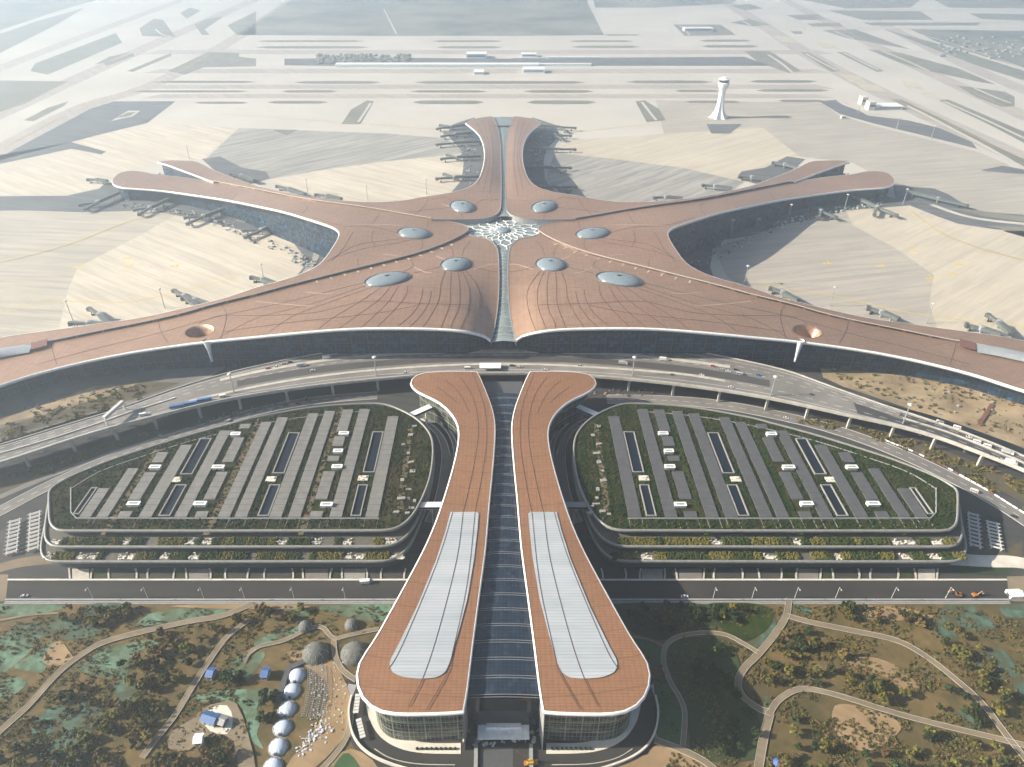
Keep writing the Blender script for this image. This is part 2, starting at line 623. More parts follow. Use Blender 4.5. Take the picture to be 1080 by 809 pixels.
for side in (-1, 1):
    c, ax, ay = bowl
    if side > 0:
        c = Vector((-c.x, c.y, c.z)); ax = Vector((-ax.x, ax.y, 0)); ay = Vector((-ay.x, ay.y, 0))
    hole = ell_pts(c, ax, ay)
    a_loop = [cA_front, cA_end, AB_for_A, cA_in]
    oa = lobe(side, "A", a_loop, [cA_front, cA_end], [hole])
    # the funnel that opens in the roof and runs down as a column
    fb = MB()
    rows = []
    for k, dz in ((1.03, 0.25), (0.97, 0.1), (0.86, -3), (0.66, -9), (0.42, -16), (0.25, -24)):
        rows.append([T((p[0], p[1], z_roof(p[0], p[1], "A") * (1 if dz > -1 else 0) + (0 if dz > -1 else c.z + dz) + (dz if dz > -1 else 0))) for p in ell_pts(c, ax, ay, 36, k)])
    fb.grid(rows, 0, True)
    fb.build("roof_funnel", M["copper_roof"], oa, True)
    ob = lobe(side, "B", [cABb, cBtip, cBC, cBgap, cBout, cBend], [cBgap, cBout, cBend])
    oc = lobe(side, "C", [BC_for_C, cCgap, cCout, cCend, cCin], [cCgap, cCout, cCend])
    # seam glazing: the step between neighbouring wings
    for plan, lo, hi, own in ((cAB_plan, "A", "B", ob), (cBC_plan, "B", "C", oc)):
        q = resample(flip(plan, side), 8)
        if own is ob and side < 0 or own is oc and side > 0: pass
        w = MB()
        w.wall([T(p) for p in q], [z_roof(p.x, p.y, lo) - 2 for p in q], [z_roof(p.x, p.y, hi) + 0.2 for p in q])
        w.build("clerestory", M["seam_glass"], own)
        lip = MB()
        lip.ribbon([T(p) for p in lift(q, lambda x, y: z_roof(x, y, hi), 0.1)], 0.9, 0.4)
        lip.build("seam_trim", M["joint_pale"] if side > 0 and own is ob or side < 0 and own is oc else M["mid_grey"], own)  # pale trim on sunlit seams, grey on shaded ones: light put into colour
    tk = MB()
    q = flip(resample(cAB_plan, 15.0), side)
    nn = normals2(q)
    for p, n_ in list(zip(q, nn))[26:-3]:
        d = n_ * (-1 if (n_.y > 0) else 1)
        a_, b_ = p + d * 1.5, p + d * 7.5
        tk.ribbon([T((v.x, v.y, z_roof(v.x, v.y, "A") + .1)) for v in (a_, b_)], 1.3, .3)
    struct(tk.build("roof_vent", M["joint_pale"], oa), "stuff")
    # tip and inner edges of the wings round the central skylight
    for q, key, own in ((cBtip, "B", ob), (cA_in, "A", oa), (cCin, "C", oc)):
        q = resample(flip(q, side), 6)
        w = MB()
        w.wall([T(p) for p in q], [z_roof(p.x, p.y, key) - 7 for p in q], [z_roof(p.x, p.y, key) + 0.2 for p in q])
        w.ribbon([T(p) for p in lift(q, lambda x, y: z_roof(x, y, key), 0.1)], 0.9, 0.4)
        w.build("wing_edge", M["mid_grey"], own)

# the glass domes set in the roof
DOMES = [("A", 481, 279, 32, 13.5, -0.05), ("A", 409, 294.6, 48, 13, -0.14), ("B", 437, 246.3, 35, 11, 0.06), ("C", 488, 218.3, 26.5, 12, 0.1)]
for side in (-1, 1):
    for key, px, py, w_, h_, sl_ in DOMES:
        c, ax, ay = ellipse_plan(px, py, w_, h_, key, sl_)
        if side > 0:
            c = Vector((-c.x, c.y, c.z)); ax = Vector((-ax.x, ax.y, 0)); ay = Vector((-ay.x, ay.y, 0))
        b = MB()
        rows = []
        for i in range(9):
            a = math.pi / 2 * i / 8.6
            k = math.cos(a)
            rows.append([T((p[0], p[1], z_roof(c.x, c.y, key) * (1 - k) + z_roof(p[0], p[1], key) * k - 0.6 + 5.2 * math.sin(a))) for p in ell_pts(c, ax, ay, 40, k * 0.97)])
        b.grid(rows, 0, True)
        d = b.build("skylight_dome", M["dome_glass"], LOBE[key, side], True)
        r = MB()
        q = [Vector((p[0], p[1], z_roof(p[0], p[1], key) + 0.05)) for p in ell_pts(c, ax, ay, 48, 1.03)]
        rin = [Vector((p[0], p[1], z_roof(p[0], p[1], key) + 0.5)) for p in ell_pts(c, ax, ay, 48, 0.985)]
        rout = [Vector((p[0], p[1], z_roof(p[0], p[1], key) + 1.2)) for p in ell_pts(c, ax, ay, 48, 1.035)]
        rlow = [Vector((p[0], p[1], z_roof(p[0], p[1], key) - 0.2)) for p in ell_pts(c, ax, ay, 48, 1.07)]
        r.grid([[T(p) for p in q_] for q_ in (rlow, rout, rin)], 0, True)
        r.build("dome_kerb", M["dark_grey"], d, True)

# joints in the roof skin, traced: dark ones and pale ones
J_A = [[(401, 300), (350, 318), (310, 333), (283, 351)], [(405, 301), (380, 318), (350, 336), (335, 348)], [(412, 302), (400, 316), (378, 332), (357, 347)], [(420, 302), (410, 318), (395, 333), (380, 346)],
       [(430, 301), (428, 312), (415, 328), (398, 345)], [(446, 305), (444, 316), (436, 330), (420, 344)], [(455, 307), (452, 320), (443, 334), (432, 345)],
       [(470, 286), (465, 300), (463, 316), (455, 332), (446, 345)], [(476, 287), (475, 305), (474, 322), (465, 346)], [(483, 287), (485, 303), (484, 325), (477, 340), (476, 347)], [(488, 287), (495, 305), (494, 325), (486, 347)],
       [(492, 286), (505, 305), (505, 325), (497, 349)], [(393, 299), (330, 320), (270, 336), (230, 357)], [(388, 297), (300, 319), (230, 334), (165, 352), (100, 368), (40, 384)],
       [(232, 319), (239, 333), (233, 357)], [(167, 335), (169, 348), (177, 362)], [(52, 351), (54, 364), (60, 385)], [(487, 270), (490, 262), (496, 254)], [(478, 271), (477, 263), (470, 257)], [(425, 287), (436, 280), (430, 272)],
       [(210, 341), (232, 333), (270, 333), (330, 330), (385, 318), (440, 320), (500, 322)], [(235, 350), (300, 341), (345, 336), (400, 330), (440, 322)], [(498, 281), (512, 285), (525, 287)], [(466, 281), (450, 285), (436, 288)]]
J_B = [[(372, 245), (368, 252), (362, 262), (350, 276)], [(394, 243), (392, 252), (396, 261)], [(437, 252), (415, 257), (385, 262), (350, 272)], [(430, 251), (405, 254), (375, 259), (345, 276)], [(444, 252), (446, 258), (443, 264)], [(377, 273), (378, 281)],
       [(400, 225), (396, 232), (392, 236)], [(452, 233), (451, 240)], [(320, 214), (324, 219), (318, 226)], [(250, 203), (245, 210)], [(420, 246), (390, 239), (360, 238), (330, 229)]]
J_C = [[(486, 225), (489, 231)], [(478, 214), (470, 208), (455, 210)], [(437, 227), (446, 219), (452, 209)], [(500, 216), (513, 210), (526, 211)], [(515, 128), (519, 150), (520, 175), (516, 205)], [(509, 127), (515, 150), (516, 172), (510, 200)], [(503, 130), (513, 152), (512, 175), (503, 196)], [(475, 219), (452, 221), (430, 224)]]
P_A = [[(437, 282), (448, 287), (456, 288)], [(322, 308), (340, 310), (354, 309)], [(500, 284), (517, 279), (525, 279)], [(270, 318), (300, 321), (330, 323)], [(460, 270), (470, 274)]]
P_B = [[(360, 238), (400, 237), (425, 238)], [(404, 268), (420, 270)]]
P_C = [[(465, 215), (478, 219)], [(508, 210), (524, 210)]]
for side in (-1, 1):
    for key, dark, pale in (("A", J_A, P_A), ("B", J_B, P_B), ("C", J_C, P_C)):
        zf = lambda x, y: z_roof(x, y, key)
        b = MB()
        for mi, lst, w_ in ((0, dark, 0.75), (1, pale, 0.9)):
            for ln in lst:
                q = flip(resample(curve_px(ln, key, 6), 5.0), side)
                b.ribbon([T(p) for p in lift(q, zf, 0.12)], w_ * (0.5 if mi == 0 else .7), 0.1, mi)
        b.build("roof_joint", [M["joint_dark"], M["joint_pale"]], LOBE[key, side])

# central skylight: six sided glass cap, two long glazed valleys and the pale lattice over them
sk = MB()
left = [PR(p, "C") for p in [(527.5, 222), (522, 227), (514, 229.9), (503, 231.2)]] + [PR(p, "B") for p in [(490, 231.8), (480, 233), (492, 238.5), (494.3, 241), (492, 244.5)]] + \
       [PR(p, "A") for p in [(489, 248), (494, 248.5), (503, 250), (510, 251.2), (516, 253.2), (521, 257), (524.5, 263)]]
capz = lambda x, y: 46.5 + 2.5 * math.exp(-((x / 30) ** 2 + ((y - YC) / 26) ** 2)) - 0.0
hexpoly = [(p.x, p.y) for p in left] + [(-p.x, p.y) for p in reversed(left)]
hexpoly = [(x * 1.08, YC + (y - YC) * 1.06) for x, y in hexpoly]
def strip(curve, key, drop):
    q = resample(curve, 8)
    rows = []
    for s in (-1, -0.5, 0, 0.5, 1):
        rows.append([T((p.x * s * -1 if True else 0, p.y, z_roof(p.x, p.y, key) - drop + (1 - s * s) * 1.2)) for p in q])
    return q, rows
capb = lobe_mesh("cap", [Vector((x, y, 0)) for x, y in resample([(x, y, 0) for x, y in hexpoly], 6.0) for x, y in [(x, y)]] if False else [Vector((p.x, p.y, 0)) for p in resample([(x, y, 0) for x, y in hexpoly] + [(*hexpoly[0], 0)], 5.0)[:-1]], capz, (), 6.0, 0.6)
cap = capb.build("central_skylight", [M["skylight_glass"], M["soffit"]], terminal, True)
for curve, key, drop in ((curve_px(A_in[5:], "A"), "A", 2.2), (curve_px(C_in[:8], "C"), "C", 2.6)):
    q, rows = strip(curve, key, drop)
    b = MB(); b.grid(rows)
    v = b.build("valley_glazing", M["skylight_glass"], cap, True)
    for p in q[::1]:
        m_ = MB()
        x = abs(p.x)
        m_.ribbon([T((-x, p.y, z_roof(p.x, p.y, key) - drop + 0.3)), T((0, p.y, z_roof(p.x, p.y, key) - drop + 1.5)), T((x, p.y, z_roof(p.x, p.y, key) - drop + 0.3))], 0.5, 0.3)
        m_.build("glazing_bar", M["light_grey"], v)
lat = MB()
hx, hy = zip(*hexpoly)
def bar(a, b, w=1.0):
    for p in (a, b, ((a[0] + b[0]) / 2, (a[1] + b[1]) / 2)):
        if not inside(hexpoly, np.array([p[0]]), np.array([p[1]]))[0]:
            return
    lat.ribbon([T((a[0], a[1], capz(*a) + 0.1)), T((b[0], b[1], capz(*b) + 0.1))], w, 0.6)
NS = 18
def node(r, k):
    a = 2 * math.pi * k / NS + .08
    return (r * math.cos(a), YC - 2 + r * 0.95 * math.sin(a))
r_ = 9.5; off = 0.0
while r_ < 100:
    step = 3.2 + r_ * .17
    for k in range(NS):
        bar(node(r_, k + off), node(r_ + step, k + off))                        # spokes
        bar(node(r_ + step, k + off), node(r_ + step * 1.75, k + off + .5))      # forks
        bar(node(r_ + step, k + off), node(r_ + step * 1.75, k + off - .5))
    r_ += step * 1.75; off += .5
lat.build("skylight_lattice", M["white_metal"], cap)
eye = MB(); eye.lathe([(9, 0), (9, 1.2), (6, 2.4), (0.05, 3.0)], (0, 0, capz(0, YC) - 0.4), 28)
eye.build("skylight_eye", M["dome_glass"], cap, True)

# curtain walls under the wings
for side in (-1, 1):
    for key, e, inset, z0 in (("A", cA_front, 11, 0), ("A", cA_end, 6, 0), ("B", cBout, 10, 0), ("B", cBgap, 5, 0), ("C", cCgap, 3, 0), ("C", cCout + cCend[1:], 8, 0)):
        q = flip(e, side)
        own = LOBE[key, side]
        # inward side: test one point
        q = resample(q, 8)
        k = len(q) // 2
        s = 1.0
        loopn = offset(q, 4.0)
        zf = lambda x, y: z_roof(x, y, key)
        # the wings' own loops run clockwise or not: try both and keep the one nearer the roof
        allp = {"A": a_loop, "B": [cABb, cBtip, cBC, cBgap, cBout, cBend], "C": [BC_for_C, cCgap, cCout, cCend, cCin]}[key]
        pl = [(p.x, p.y) for s_ in allp for p in flip(s_, side)[:-1]]
        inn = inside(pl, np.array([p.x for p in loopn]), np.array([p.y for p in loopn])).mean()
        s = 1.0 if inn > 0.5 else -1.0
        ins = offset(q, inset * s)
        ok = inside(pl, np.array([p.x for p in ins]), np.array([p.y for p in ins]))
        ins = [p for p, g in zip(ins, ok) if g]
        if len(ins) < 2: continue
        w = MB()
        w.wall([T(p) for p in ins], z0, [z_roof(p.x, p.y, key) - 2.6 for p in ins])
        w.build("glass_wall", M["terminal_glass"], terminal)
# the end wall of the front valley
p0 = cA_in[-1]
w = MB()
yy = p0.y + 16
n_ = 12
q = [(p0.x * 1.6 * (1 - 2 * i / n_), yy - YC) for i in range(n_ + 1)]
w.wall(q, 0, 33.0)
w.build("glass_wall", M["terminal_glass"], terminal)
w = MB()
q = curve_px(C_end, "C"); x_ = q[-1].x; y_ = q[-1].y
w.wall([(-x_, y_ - 70 - YC), (x_, y_ - 70 - YC)], 0, 24.0)
w.build("glass_wall", M["terminal_glass"], terminal)
# tapered columns that carry the front rim
for px in (215.5, 846.5):
    p = P(px, 363, 36.0)
    b = MB()
    b.lathe([(0.9, 13), (1.3, 18), (2.1, 27), (3.6, 36.5)], T((p.x, p.y + 6.0, 0)), 14)
    b.build("tapered_column", M["white_metal"], terminal, True)
# long vaulted skylights near the outer ends of the two near piers
for side in (-1, 1):
    q = flip(curve_px([(33, 366.3), (10, 370.5), (-30, 379.5), (-80, 393)], "B"), side)
    q = resample(q, 8)
    b = MB(); rows = []
    for i in range(7):
        a = math.pi * i / 6
        rows.append([T((p.x, p.y, z_roof(p.x, p.y, "B") - 0.6 + 4.0 * math.sin(a) * min(1, 0.25 + k_ / 4))) for k_, p in enumerate(offset(q, 8.5 * math.cos(a)))])
    b.grid(rows)
    b.build("roof_skylight", M["steel"], LOBE["B", side], True)
    q = flip(curve_px([(50, 361.6), (33, 366)], "B"), side)
    b = MB(); b.ribbon([T(p) for p in lift(q, lambda x, y: z_roof(x, y, "B"), 0.2)], 14, 0.8)
    b.build("tarpaulin", M["red_cover"], LOBE["B", side])
# ------------------------------------------------------------------ the station hall in front of the terminal
def z_hall(x, y):
    return 31.0 + 6.0 * (1 - smooth(220, 520, y))
def PH(pt):
    z = 34.0
    for _ in range(8):
        p = P(pt[0], pt[1], z); z = z_hall(p.x, p.y)
    return P(pt[0], pt[1], z)
def hall_curve(pts, n=3):
    return [PH((p.x, p.y)) for p in catmull([(a, b, 0) for a, b in pts], n)]
H_out = [(489, 750.7), (470, 752.3), (443, 753), (423, 753), (408, 751.5), (395, 747), (385, 738.5), (378.5, 727), (376.3, 712), (380, 697), (397, 671), (413, 642.5), (433, 606),
         (450, 573), (463, 541), (475, 503), (481.5, 477), (483.8, 459), (481.5, 445.5), (473, 433), (460, 422.7), (443, 414.6), (435.5, 409), (433, 403), (437.5, 397),
         (447, 393.5), (470, 391.8), (503, 391.8)]
H_in = [(503, 391.8), (507, 399), (513, 413.5), (519, 430), (522, 445), (522.3, 462), (520, 493), (516.7, 527), (514, 560), (511.5, 585), (505, 633), (498, 687), (493, 728), (489, 750.7)]
hall = thing("station_hall", "station hall with twin copper brown roofs and a blue glazed strip between them", "station hall", (0, 300, 0))
def TH(p): return (p[0], p[1] - 300.0, p[2] if len(p) > 2 else 0.0)
T_save = T
cHo, cHi = hall_curve(H_out), hall_curve(H_in)
t = NT("milky_skylight")
x, y, z = t.xyz(t.co())
l = t.lines(y, 2.1, 0.5)
n1 = t.noise(t.mapping(t.co(), (0.02, 0.12, 1)), 1.0, 4, 0.6)
c = t.ramp(n1, [(0.3, (0.3, 0.335, 0.37)), (0.7, (0.41, 0.44, 0.465))])
M["milky_skylight"] = t.done(t.mix(t.math('MULTIPLY', l, 0.5), c, (0.19, 0.22, 0.26)), 0.35, 0, 0.5)
t = NT("blue_glazing")
x, y, z = t.xyz(t.co())
l = t.math('MAXIMUM', t.lines(x, 2.4, 0.14), t.lines(y, 2.4, 0.16))
cell = t.n("TexWhiteNoise", noise_dimensions='2D')
sc = t.n("VectorMath", operation='MULTIPLY'); fl = t.n("VectorMath", operation='FLOOR')
t.set(sc.inputs[0], t.co()); sc.inputs[1].default_value = (1 / 2.4, 1 / 2.4, 0)
t.set(fl.inputs[0], sc.outputs[0]); t.set(cell.inputs[0], fl.outputs[0])
g = t.ramp(cell.outputs[0], [(0.0, (0.006, 0.013, 0.026)), (0.85, (0.011, 0.022, 0.042)), (1.0, (0.025, 0.04, 0.066))])
M["blue_glazing"] = t.done(t.mix(t.math('MULTIPLY', l, 0.6), g, (0.07, 0.085, 0.1)), 0.16, 0, 0.5)

T = TH
H_sky = [(475, 540.5), (505, 540.5), (503.5, 560), (500, 590), (493, 632), (483, 670), (474, 700), (470, 709), (462, 715), (445, 716.5), (427, 715), (415, 710.5), (410.5, 703), (412, 696), (420, 681), (440, 640),
         (460, 591), (470, 560)]
for side in (-1, 1):
    loop = resample(flip(cHo, side)[:-1] + flip(cHi, side)[:-1] + [flip(cHo, side)[0]], 3.5)[:-1]
    b = lobe_mesh("hall_roof", loop, z_hall, (), 7.0, 1.6)
    ro = b.build("hall_roof", [M["hall_roof"], M["soffit"]], hall)
    ccw = area2(loop) > 0
    for e, w_ in ((cHo, 0.55), (cHi, 0.25)):
        fb = fascia(flip(e, side), z_hall, (-1 if ccw else 1), 1.5, w_)
        fb.build("roof_rim", M["white_metal"], ro, True)
    q = flip([PH(p) for p in H_sky], side)
    b = lobe_mesh("milky_skylight", [Vector((p.x, p.y, 0)) for p in resample(q + [q[0]], 3)[:-1]], lambda x, y: z_hall(x, y) + 0.55, (), 5.0, 0.5)
    ms = b.build("milky_skylight", [M["milky_skylight"], M["mid_grey"]], ro)
    b = MB()
    for ln in ([(488.5, 541), (481.5, 592), (462, 668), (446, 716), (431, 746)], [(501, 541), (493, 615), (477, 690), (471, 712), (450, 749)], [(477.5, 541), (461, 594), (424, 682), (410, 706)]):
        b.ribbon([T(p) for p in lift(flip(resample(hall_curve(ln, 4), 4), side), z_hall, 0.58)], 0.35, 0.12)
    for ln in ([(498, 393), (503, 405), (510, 425), (513, 445), (513, 470), (507, 510), (501, 540)], [(485, 398), (497, 415), (504, 440), (504, 465), (497, 505), (488.5, 541)], [(470, 401), (485, 415), (495, 435)], [(461, 408), (472, 416), (482, 425)]):
        b.ribbon([T(p) for p in lift(flip(resample(hall_curve(ln, 4), 4), side), z_hall, 0.03)], 0.4, 0.1)
    b.build("roof_joint", M["joint_dark"], ro)
    # glass wall beneath
    q = resample(flip(cHo, side), 4)
    s = 1.0 if ccw else -1.0
    ins = offset(q, 6.5 * s)
    w = MB(); w.wall([T(p) for p in ins], 0, [z_hall(p.x, p.y) - 1.5 for p in ins])
    w.build("glass_wall", M["hall_glass"], hall)
    q = resample(flip(cHi, side), 6)
    w = MB(); w.wall([T(p) for p in offset(q, 0.6 * s)], 0, [z_hall(p.x, p.y) - 1.4 for p in q])
    w.build("inner_wall", M["mid_grey"], hall)
# glazed strip between the roofs
q = resample(list(reversed(cHi)), 4.0)
q = [p for p in q if 215 < p.y < 508]
b = MB()
rows = []
for s in (-1, -.5, 0, .5, 1):
    rows.append([T((p.x * s, p.y, z_hall(p.x, p.y) - 5.2 + (1 - s * s) * 1.0)) for p in q])
b.grid(rows)
gz = b.build("glazed_strip", M["blue_glazing"], hall, True)
for i, yy in enumerate(np.arange(217, 500, 11.2)):
    p = min(q, key=lambda v: abs(v.y - yy))
    b = MB()
    zt = z_hall(0, yy) - 5.2
    for dy in (0, 1.5):
        b.ribbon([T((p.x, yy + dy, zt + .1)), T((p.x * .5, yy + dy, zt + .85)), T((0, yy + dy, zt + 1.1)), T((-p.x * .5, yy + dy, zt + .85)), T((-p.x, yy + dy, zt + .1))], 0.22, 0.2)
    b.build("glazing_bar", M["mid_grey"], gz)
x0 = q[0].x
w = MB(); w.wall([T((x0, 217)), T((-x0, 217))], 0, 31.5)
w.build("entrance_wall", M["glass_black"], hall)
b = MB()
b.box(T((0, 213, 6.0)), (28, 8, 0.6)); b.box(T((0, 216, 6.6)), (19, 3, 1.6))
b.build("entrance_canopy", M["white_metal"], hall)
b = MB()
for k in (-1, 1):
    b.box(T((k * 12, 211, 0)), (0.6, 0.6, 6.0))
b.build("canopy_post", M["steel"], hall)
b = MB(); b.box(T((0, 519, 0)), (34, 22, 22)); b.build("rear_block", M["dark_grey"], hall)
T = T_save

# ------------------------------------------------------------------ the two car park buildings
def garden_material(name, a, b_, c_):
    t = NT(name)
    n1 = t.noise(t.co(), 0.09, 6, 0.7)
    n2 = t.noise(t.co(), 0.9, 4, 0.7)
    col = t.ramp(n1, [(0.3, a), (0.5, b_), (0.72, c_)])
    n4 = t.noise(t.mapping(t.co(), (0.16, 0.012, 0)), 1.0, 2, 0.5)
    col = t.mix(t.math('MULTIPLY', t.ramp(n4, [(0.5, 0.0), (0.62, 1.0)]), 0.5), col, c_)
    col = t.mix(t.math('MULTIPLY', n2, 0.55), col, tuple(k * 0.45 for k in b_))
    t.bump(n2, 0.6, 0.8)
    M[name] = t.done(col, 0.95, 0, 0.1)
plain("concrete_dim", (0.24, 0.235, 0.225), 0.8)
garden_material("roof_garden", (0.009, 0.018, 0.004), (0.021, 0.032, 0.008), (0.07, 0.05, 0.02))
garden_material("roof_garden_green", (0.009, 0.023, 0.004), (0.021, 0.044, 0.007), (0.065, 0.07, 0.018))
garden_material("garden_path", (0.11, 0.085, 0.05), (0.16, 0.12, 0.075), (0.09, 0.1, 0.04))
garden_material("hedge_leaf", (0.016, 0.03, 0.008), (0.035, 0.055, 0.014), (0.09, 0.09, 0.02))
def solar_material(name, base):
    t = NT(name)
    x, y, z = t.xyz(t.co())
    l = t.math('MAXIMUM', t.lines(y, 6.1, 0.35), t.math('MULTIPLY', t.lines(y, 1.53, 0.16), 0.5))
    l = t.math('MAXIMUM', l, t.math('MULTIPLY', t.lines(x, 1.1, 0.1), 0.45))
    n = t.noise(t.mapping(t.co(), (0.2, 0.16, 1)), 1.0, 2, 0.5)
    c = t.ramp(n, [(0.3, tuple(k * .85 for k in base)), (0.7, tuple(k * 1.15 for k in base))])
    M[name] = t.done(t.mix(l, c, (0.055, 0.055, 0.055)), 0.45, 0.0, 0.5)
solar_material("solar_pale", (0.18, 0.175, 0.165))
solar_material("solar_dark", (0.085, 0.086, 0.092))
plain("slab_edge", (0.21, 0.21, 0.2), 0.4, var=0.15)
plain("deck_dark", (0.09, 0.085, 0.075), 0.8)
plain("well_dark", (0.008, 0.014, 0.026), 0.6, 0.0, 0.1)
GZ = 21.0
G_out = [(51.8, 522), (52.2, 545), (54, 553), (58, 557.5), (66, 560), (100, 560.3), (230, 560.3), (380, 560), (405, 559.8), (418, 557.5), (428, 551.5), (436, 543), (442, 533), (449, 518), (454.5, 500), (457, 478),
         (455.5, 463), (451, 454), (444, 446), (434, 438.5), (420, 431.5), (408, 427.3), (395, 425.8), (360, 427.2), (320, 431.5), (270, 440.7), (250, 446), (225, 452.5), (200, 459.5), (175, 467), (125, 483),
         (95, 494.5), (75, 503), (60, 511.5), (54, 516)]
G_in_line = [(75, 516), (105, 498), (150, 482), (200, 466), (250, 453.5), (300, 443.5), (350, 437), (385, 434.5), (405, 436), (420, 444)]   # back edge of the solar field
STRIPS = [(84, 96, 516), (102, 114, 495), (124, 137, 478), (146.5, 160, 470), (184, 197, 455), (205.5, 218, 448), (230, 242.5, 446), (247.5, 260.5, 441), (284, 297, 437), (304, 317, 434.5), (326.5, 339.5, 433), (347.5, 360.5, 432.5), (385.5, 399, 440)]
WELLS = [(167, 179.5, 545, 512), (190, 203, 501, 463), (271.5, 283.5, 545, 512), (287, 300, 500, 457), (369.5, 380.5, 545, 512), (382.5, 395, 499, 456), (77, 84, 543, 515)]
BULK = [(345, 534, 16), (356, 494, 15), (363, 459, 15), (357, 477.5, 14), (212, 533, 17), (231, 494.5, 17), (249, 459.5, 15), (142, 533, 17), (164.5, 494.5, 16)]
PLANTS = {}
def garage(side, label, solar, garden):
    S = lambda p: Vector((p[0] * (1 if side < 0 else -1), p[1], p[2] if len(p) > 2 else 0))
    c0 = S(P(255, 500, 0))
    root = thing("parking_garage", label, "car park", (c0.x, c0.y, 0))
    L = lambda p: (p[0] - c0.x, p[1] - c0.y, p[2] if len(p) > 2 else 0)
    out = [S(p) for p in resample(catmull(PS(G_out, GZ), 3, True), 4)]
    ccw = area2(out) > 0
    poly = [L(p) for p in out]
    yfront = min(p[1] for p in poly)
    rnd = random.Random(7 + side)
    # slabs: each lower one reaches further towards the street
    def slab_poly(ext):
        res = []
        for p in poly:
            k = smooth(yfront + 60, yfront + 4, p[1])
            res.append((p[0], p[1] - ext * k, 0))
        return res
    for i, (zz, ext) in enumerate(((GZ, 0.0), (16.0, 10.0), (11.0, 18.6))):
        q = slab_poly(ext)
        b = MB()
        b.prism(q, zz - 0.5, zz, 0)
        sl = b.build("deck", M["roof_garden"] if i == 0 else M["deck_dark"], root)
        rim = MB()
        q2 = resample([Vector(p) for p in q] + [Vector(q[0])], 4)
        rim_rows = []
        oo = -1.0 if ccw else 1.0
        for d, dz in ((-0.9, 0.0), (-0.9, 1.0), (-0.1, 1.25), (0.7, 0.85), (0.8, -0.3), (0.2, -1.3), (-0.8, -1.5)):
            rim_rows.append([(p.x, p.y, zz + dz) for p in offset(q2[:-1], d * oo, True)])
        rim.grid(rim_rows, 0, True)
        rim.build("slab_rim", M["slab_edge"], sl, True)
        # recessed wall below the slab
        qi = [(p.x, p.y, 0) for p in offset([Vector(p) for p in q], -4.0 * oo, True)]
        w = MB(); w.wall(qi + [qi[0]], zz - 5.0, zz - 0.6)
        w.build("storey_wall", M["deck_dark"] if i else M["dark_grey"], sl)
        if i:
            # planted terraces along the street side
            xs = [p[0] for p in q if p[1] < yfront + 5]
            x0, x1 = min(p[0] for p in q if p[1] < yfront - ext + 9) + 4, max(p[0] for p in q if p[1] < yfront - ext + 9) - 5
            xx = x0
            nset = 0
            while xx < x1:
                wd = rnd.uniform(3, 10)
                kind = rnd.random()
                bb = MB()
                yb = yfront - ext + 1.6
                if kind < 0.66:
                    for _ in range(int(wd * 14)):
                        cx, cy = xx + rnd.random() * wd, yb + rnd.random() * 6.4
                        h = rnd.uniform(0.6, 2.3); r = rnd.uniform(0.45, 1.0)
                        bb.lathe([(r * .6, 0), (r, h * .45), (r * .7, h * .85), (.05, h)], (cx, cy, zz), 6, 0, 1, 1, rnd.random())
                    bb.build("planted_hedge", M["hedge_leaf" if rnd.random() < .55 else "yellow_leaf"], sl)
                elif kind < 0.93:
                    bb.box((xx + wd / 2, yb + 2.3, zz), (wd * 0.8, 3.0, 0.3)); bb.box((xx + wd / 2, yb + 3.0, zz + .3), (wd * 0.55, 0.6, 0.5))
                    for _ in range(9):
                        bb.box((xx + rnd.random() * wd, yb + rnd.random() * 6, zz), (rnd.uniform(.5, 1.4), rnd.uniform(.4, 1), rnd.uniform(.5, 1.5)), rnd.random())
                    bb.build("terrace_seat", M["pale_concrete"], sl)
                xx += wd + rnd.uniform(0.2, 1.2)
    # foot of the building
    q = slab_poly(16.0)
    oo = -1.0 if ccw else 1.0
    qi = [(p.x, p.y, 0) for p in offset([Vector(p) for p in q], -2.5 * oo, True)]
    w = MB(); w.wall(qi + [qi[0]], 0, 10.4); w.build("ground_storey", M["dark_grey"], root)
    # solar field
    def line(px, py): return L(S(P(px, py, GZ)))
    yf = line(200, 546.5)[1]
    frame = MB()
    fld = [(75, 515), (75, 541), (81, 547.3), (200, 547.5), (400, 547.5)]
    frame.ribbon([(p[0], p[1], GZ) for p in [line(*f) for f in fld]], 0.7, 1.0)
    frame.ribbon([(p[0], p[1], GZ) for p in [L(S(v)) for v in catmull(PS(G_in_line[:8], GZ), 3)]], 0.5, 0.7)
    frame.build("field_kerb", M["mid_grey"], root)
    for (xa, xb, yb_) in STRIPS:
        a, b_ = line(xa, 546)[0], line(xb, 546)[0]
        yb = line(xa, yb_)[1]
        m = MB()
        x0, x1 = min(a, b_), max(a, b_)
        yy = yf
        n = max(1, round((yb - yf) / 6.1))
        for k in range(n):
            y0 = yf + (yb - yf) * k / n; y1 = yf + (yb - yf) * (k + 1) / n - 0.25
            hit = False
            for (bx, by, bw) in BULK:
                p = line(bx, by)
                if x0 - 3 < p[0] < x1 + 3 and abs((y0 + y1) / 2 - p[1]) < 5.5: hit = True
            if hit:
                if m.v: m.build("solar_array", M[solar], root); m = MB()
                continue
            z0 = GZ + 0.9
            m.face([(x0, y0, z0), (x1, y0, z0), (x1, y1, z0 + .35), (x0, y1, z0 + .35)])
            m.face([(x0, y0, z0 - .12), (x0, y1, z0 + .2), (x1, y1, z0 + .2), (x1, y0, z0 - .12)])
            for (p0, p1, s0, s1) in (((x0, y0), (x1, y0), 0, 0), ((x1, y0), (x1, y1), 0, .35), ((x1, y1), (x0, y1), .35, .35), ((x0, y1), (x0, y0), .35, 0)):
                m.face([(p0[0], p0[1], GZ), (p1[0], p1[1], GZ), (p1[0], p1[1], z0 + s1), (p0[0], p0[1], z0 + s0)])
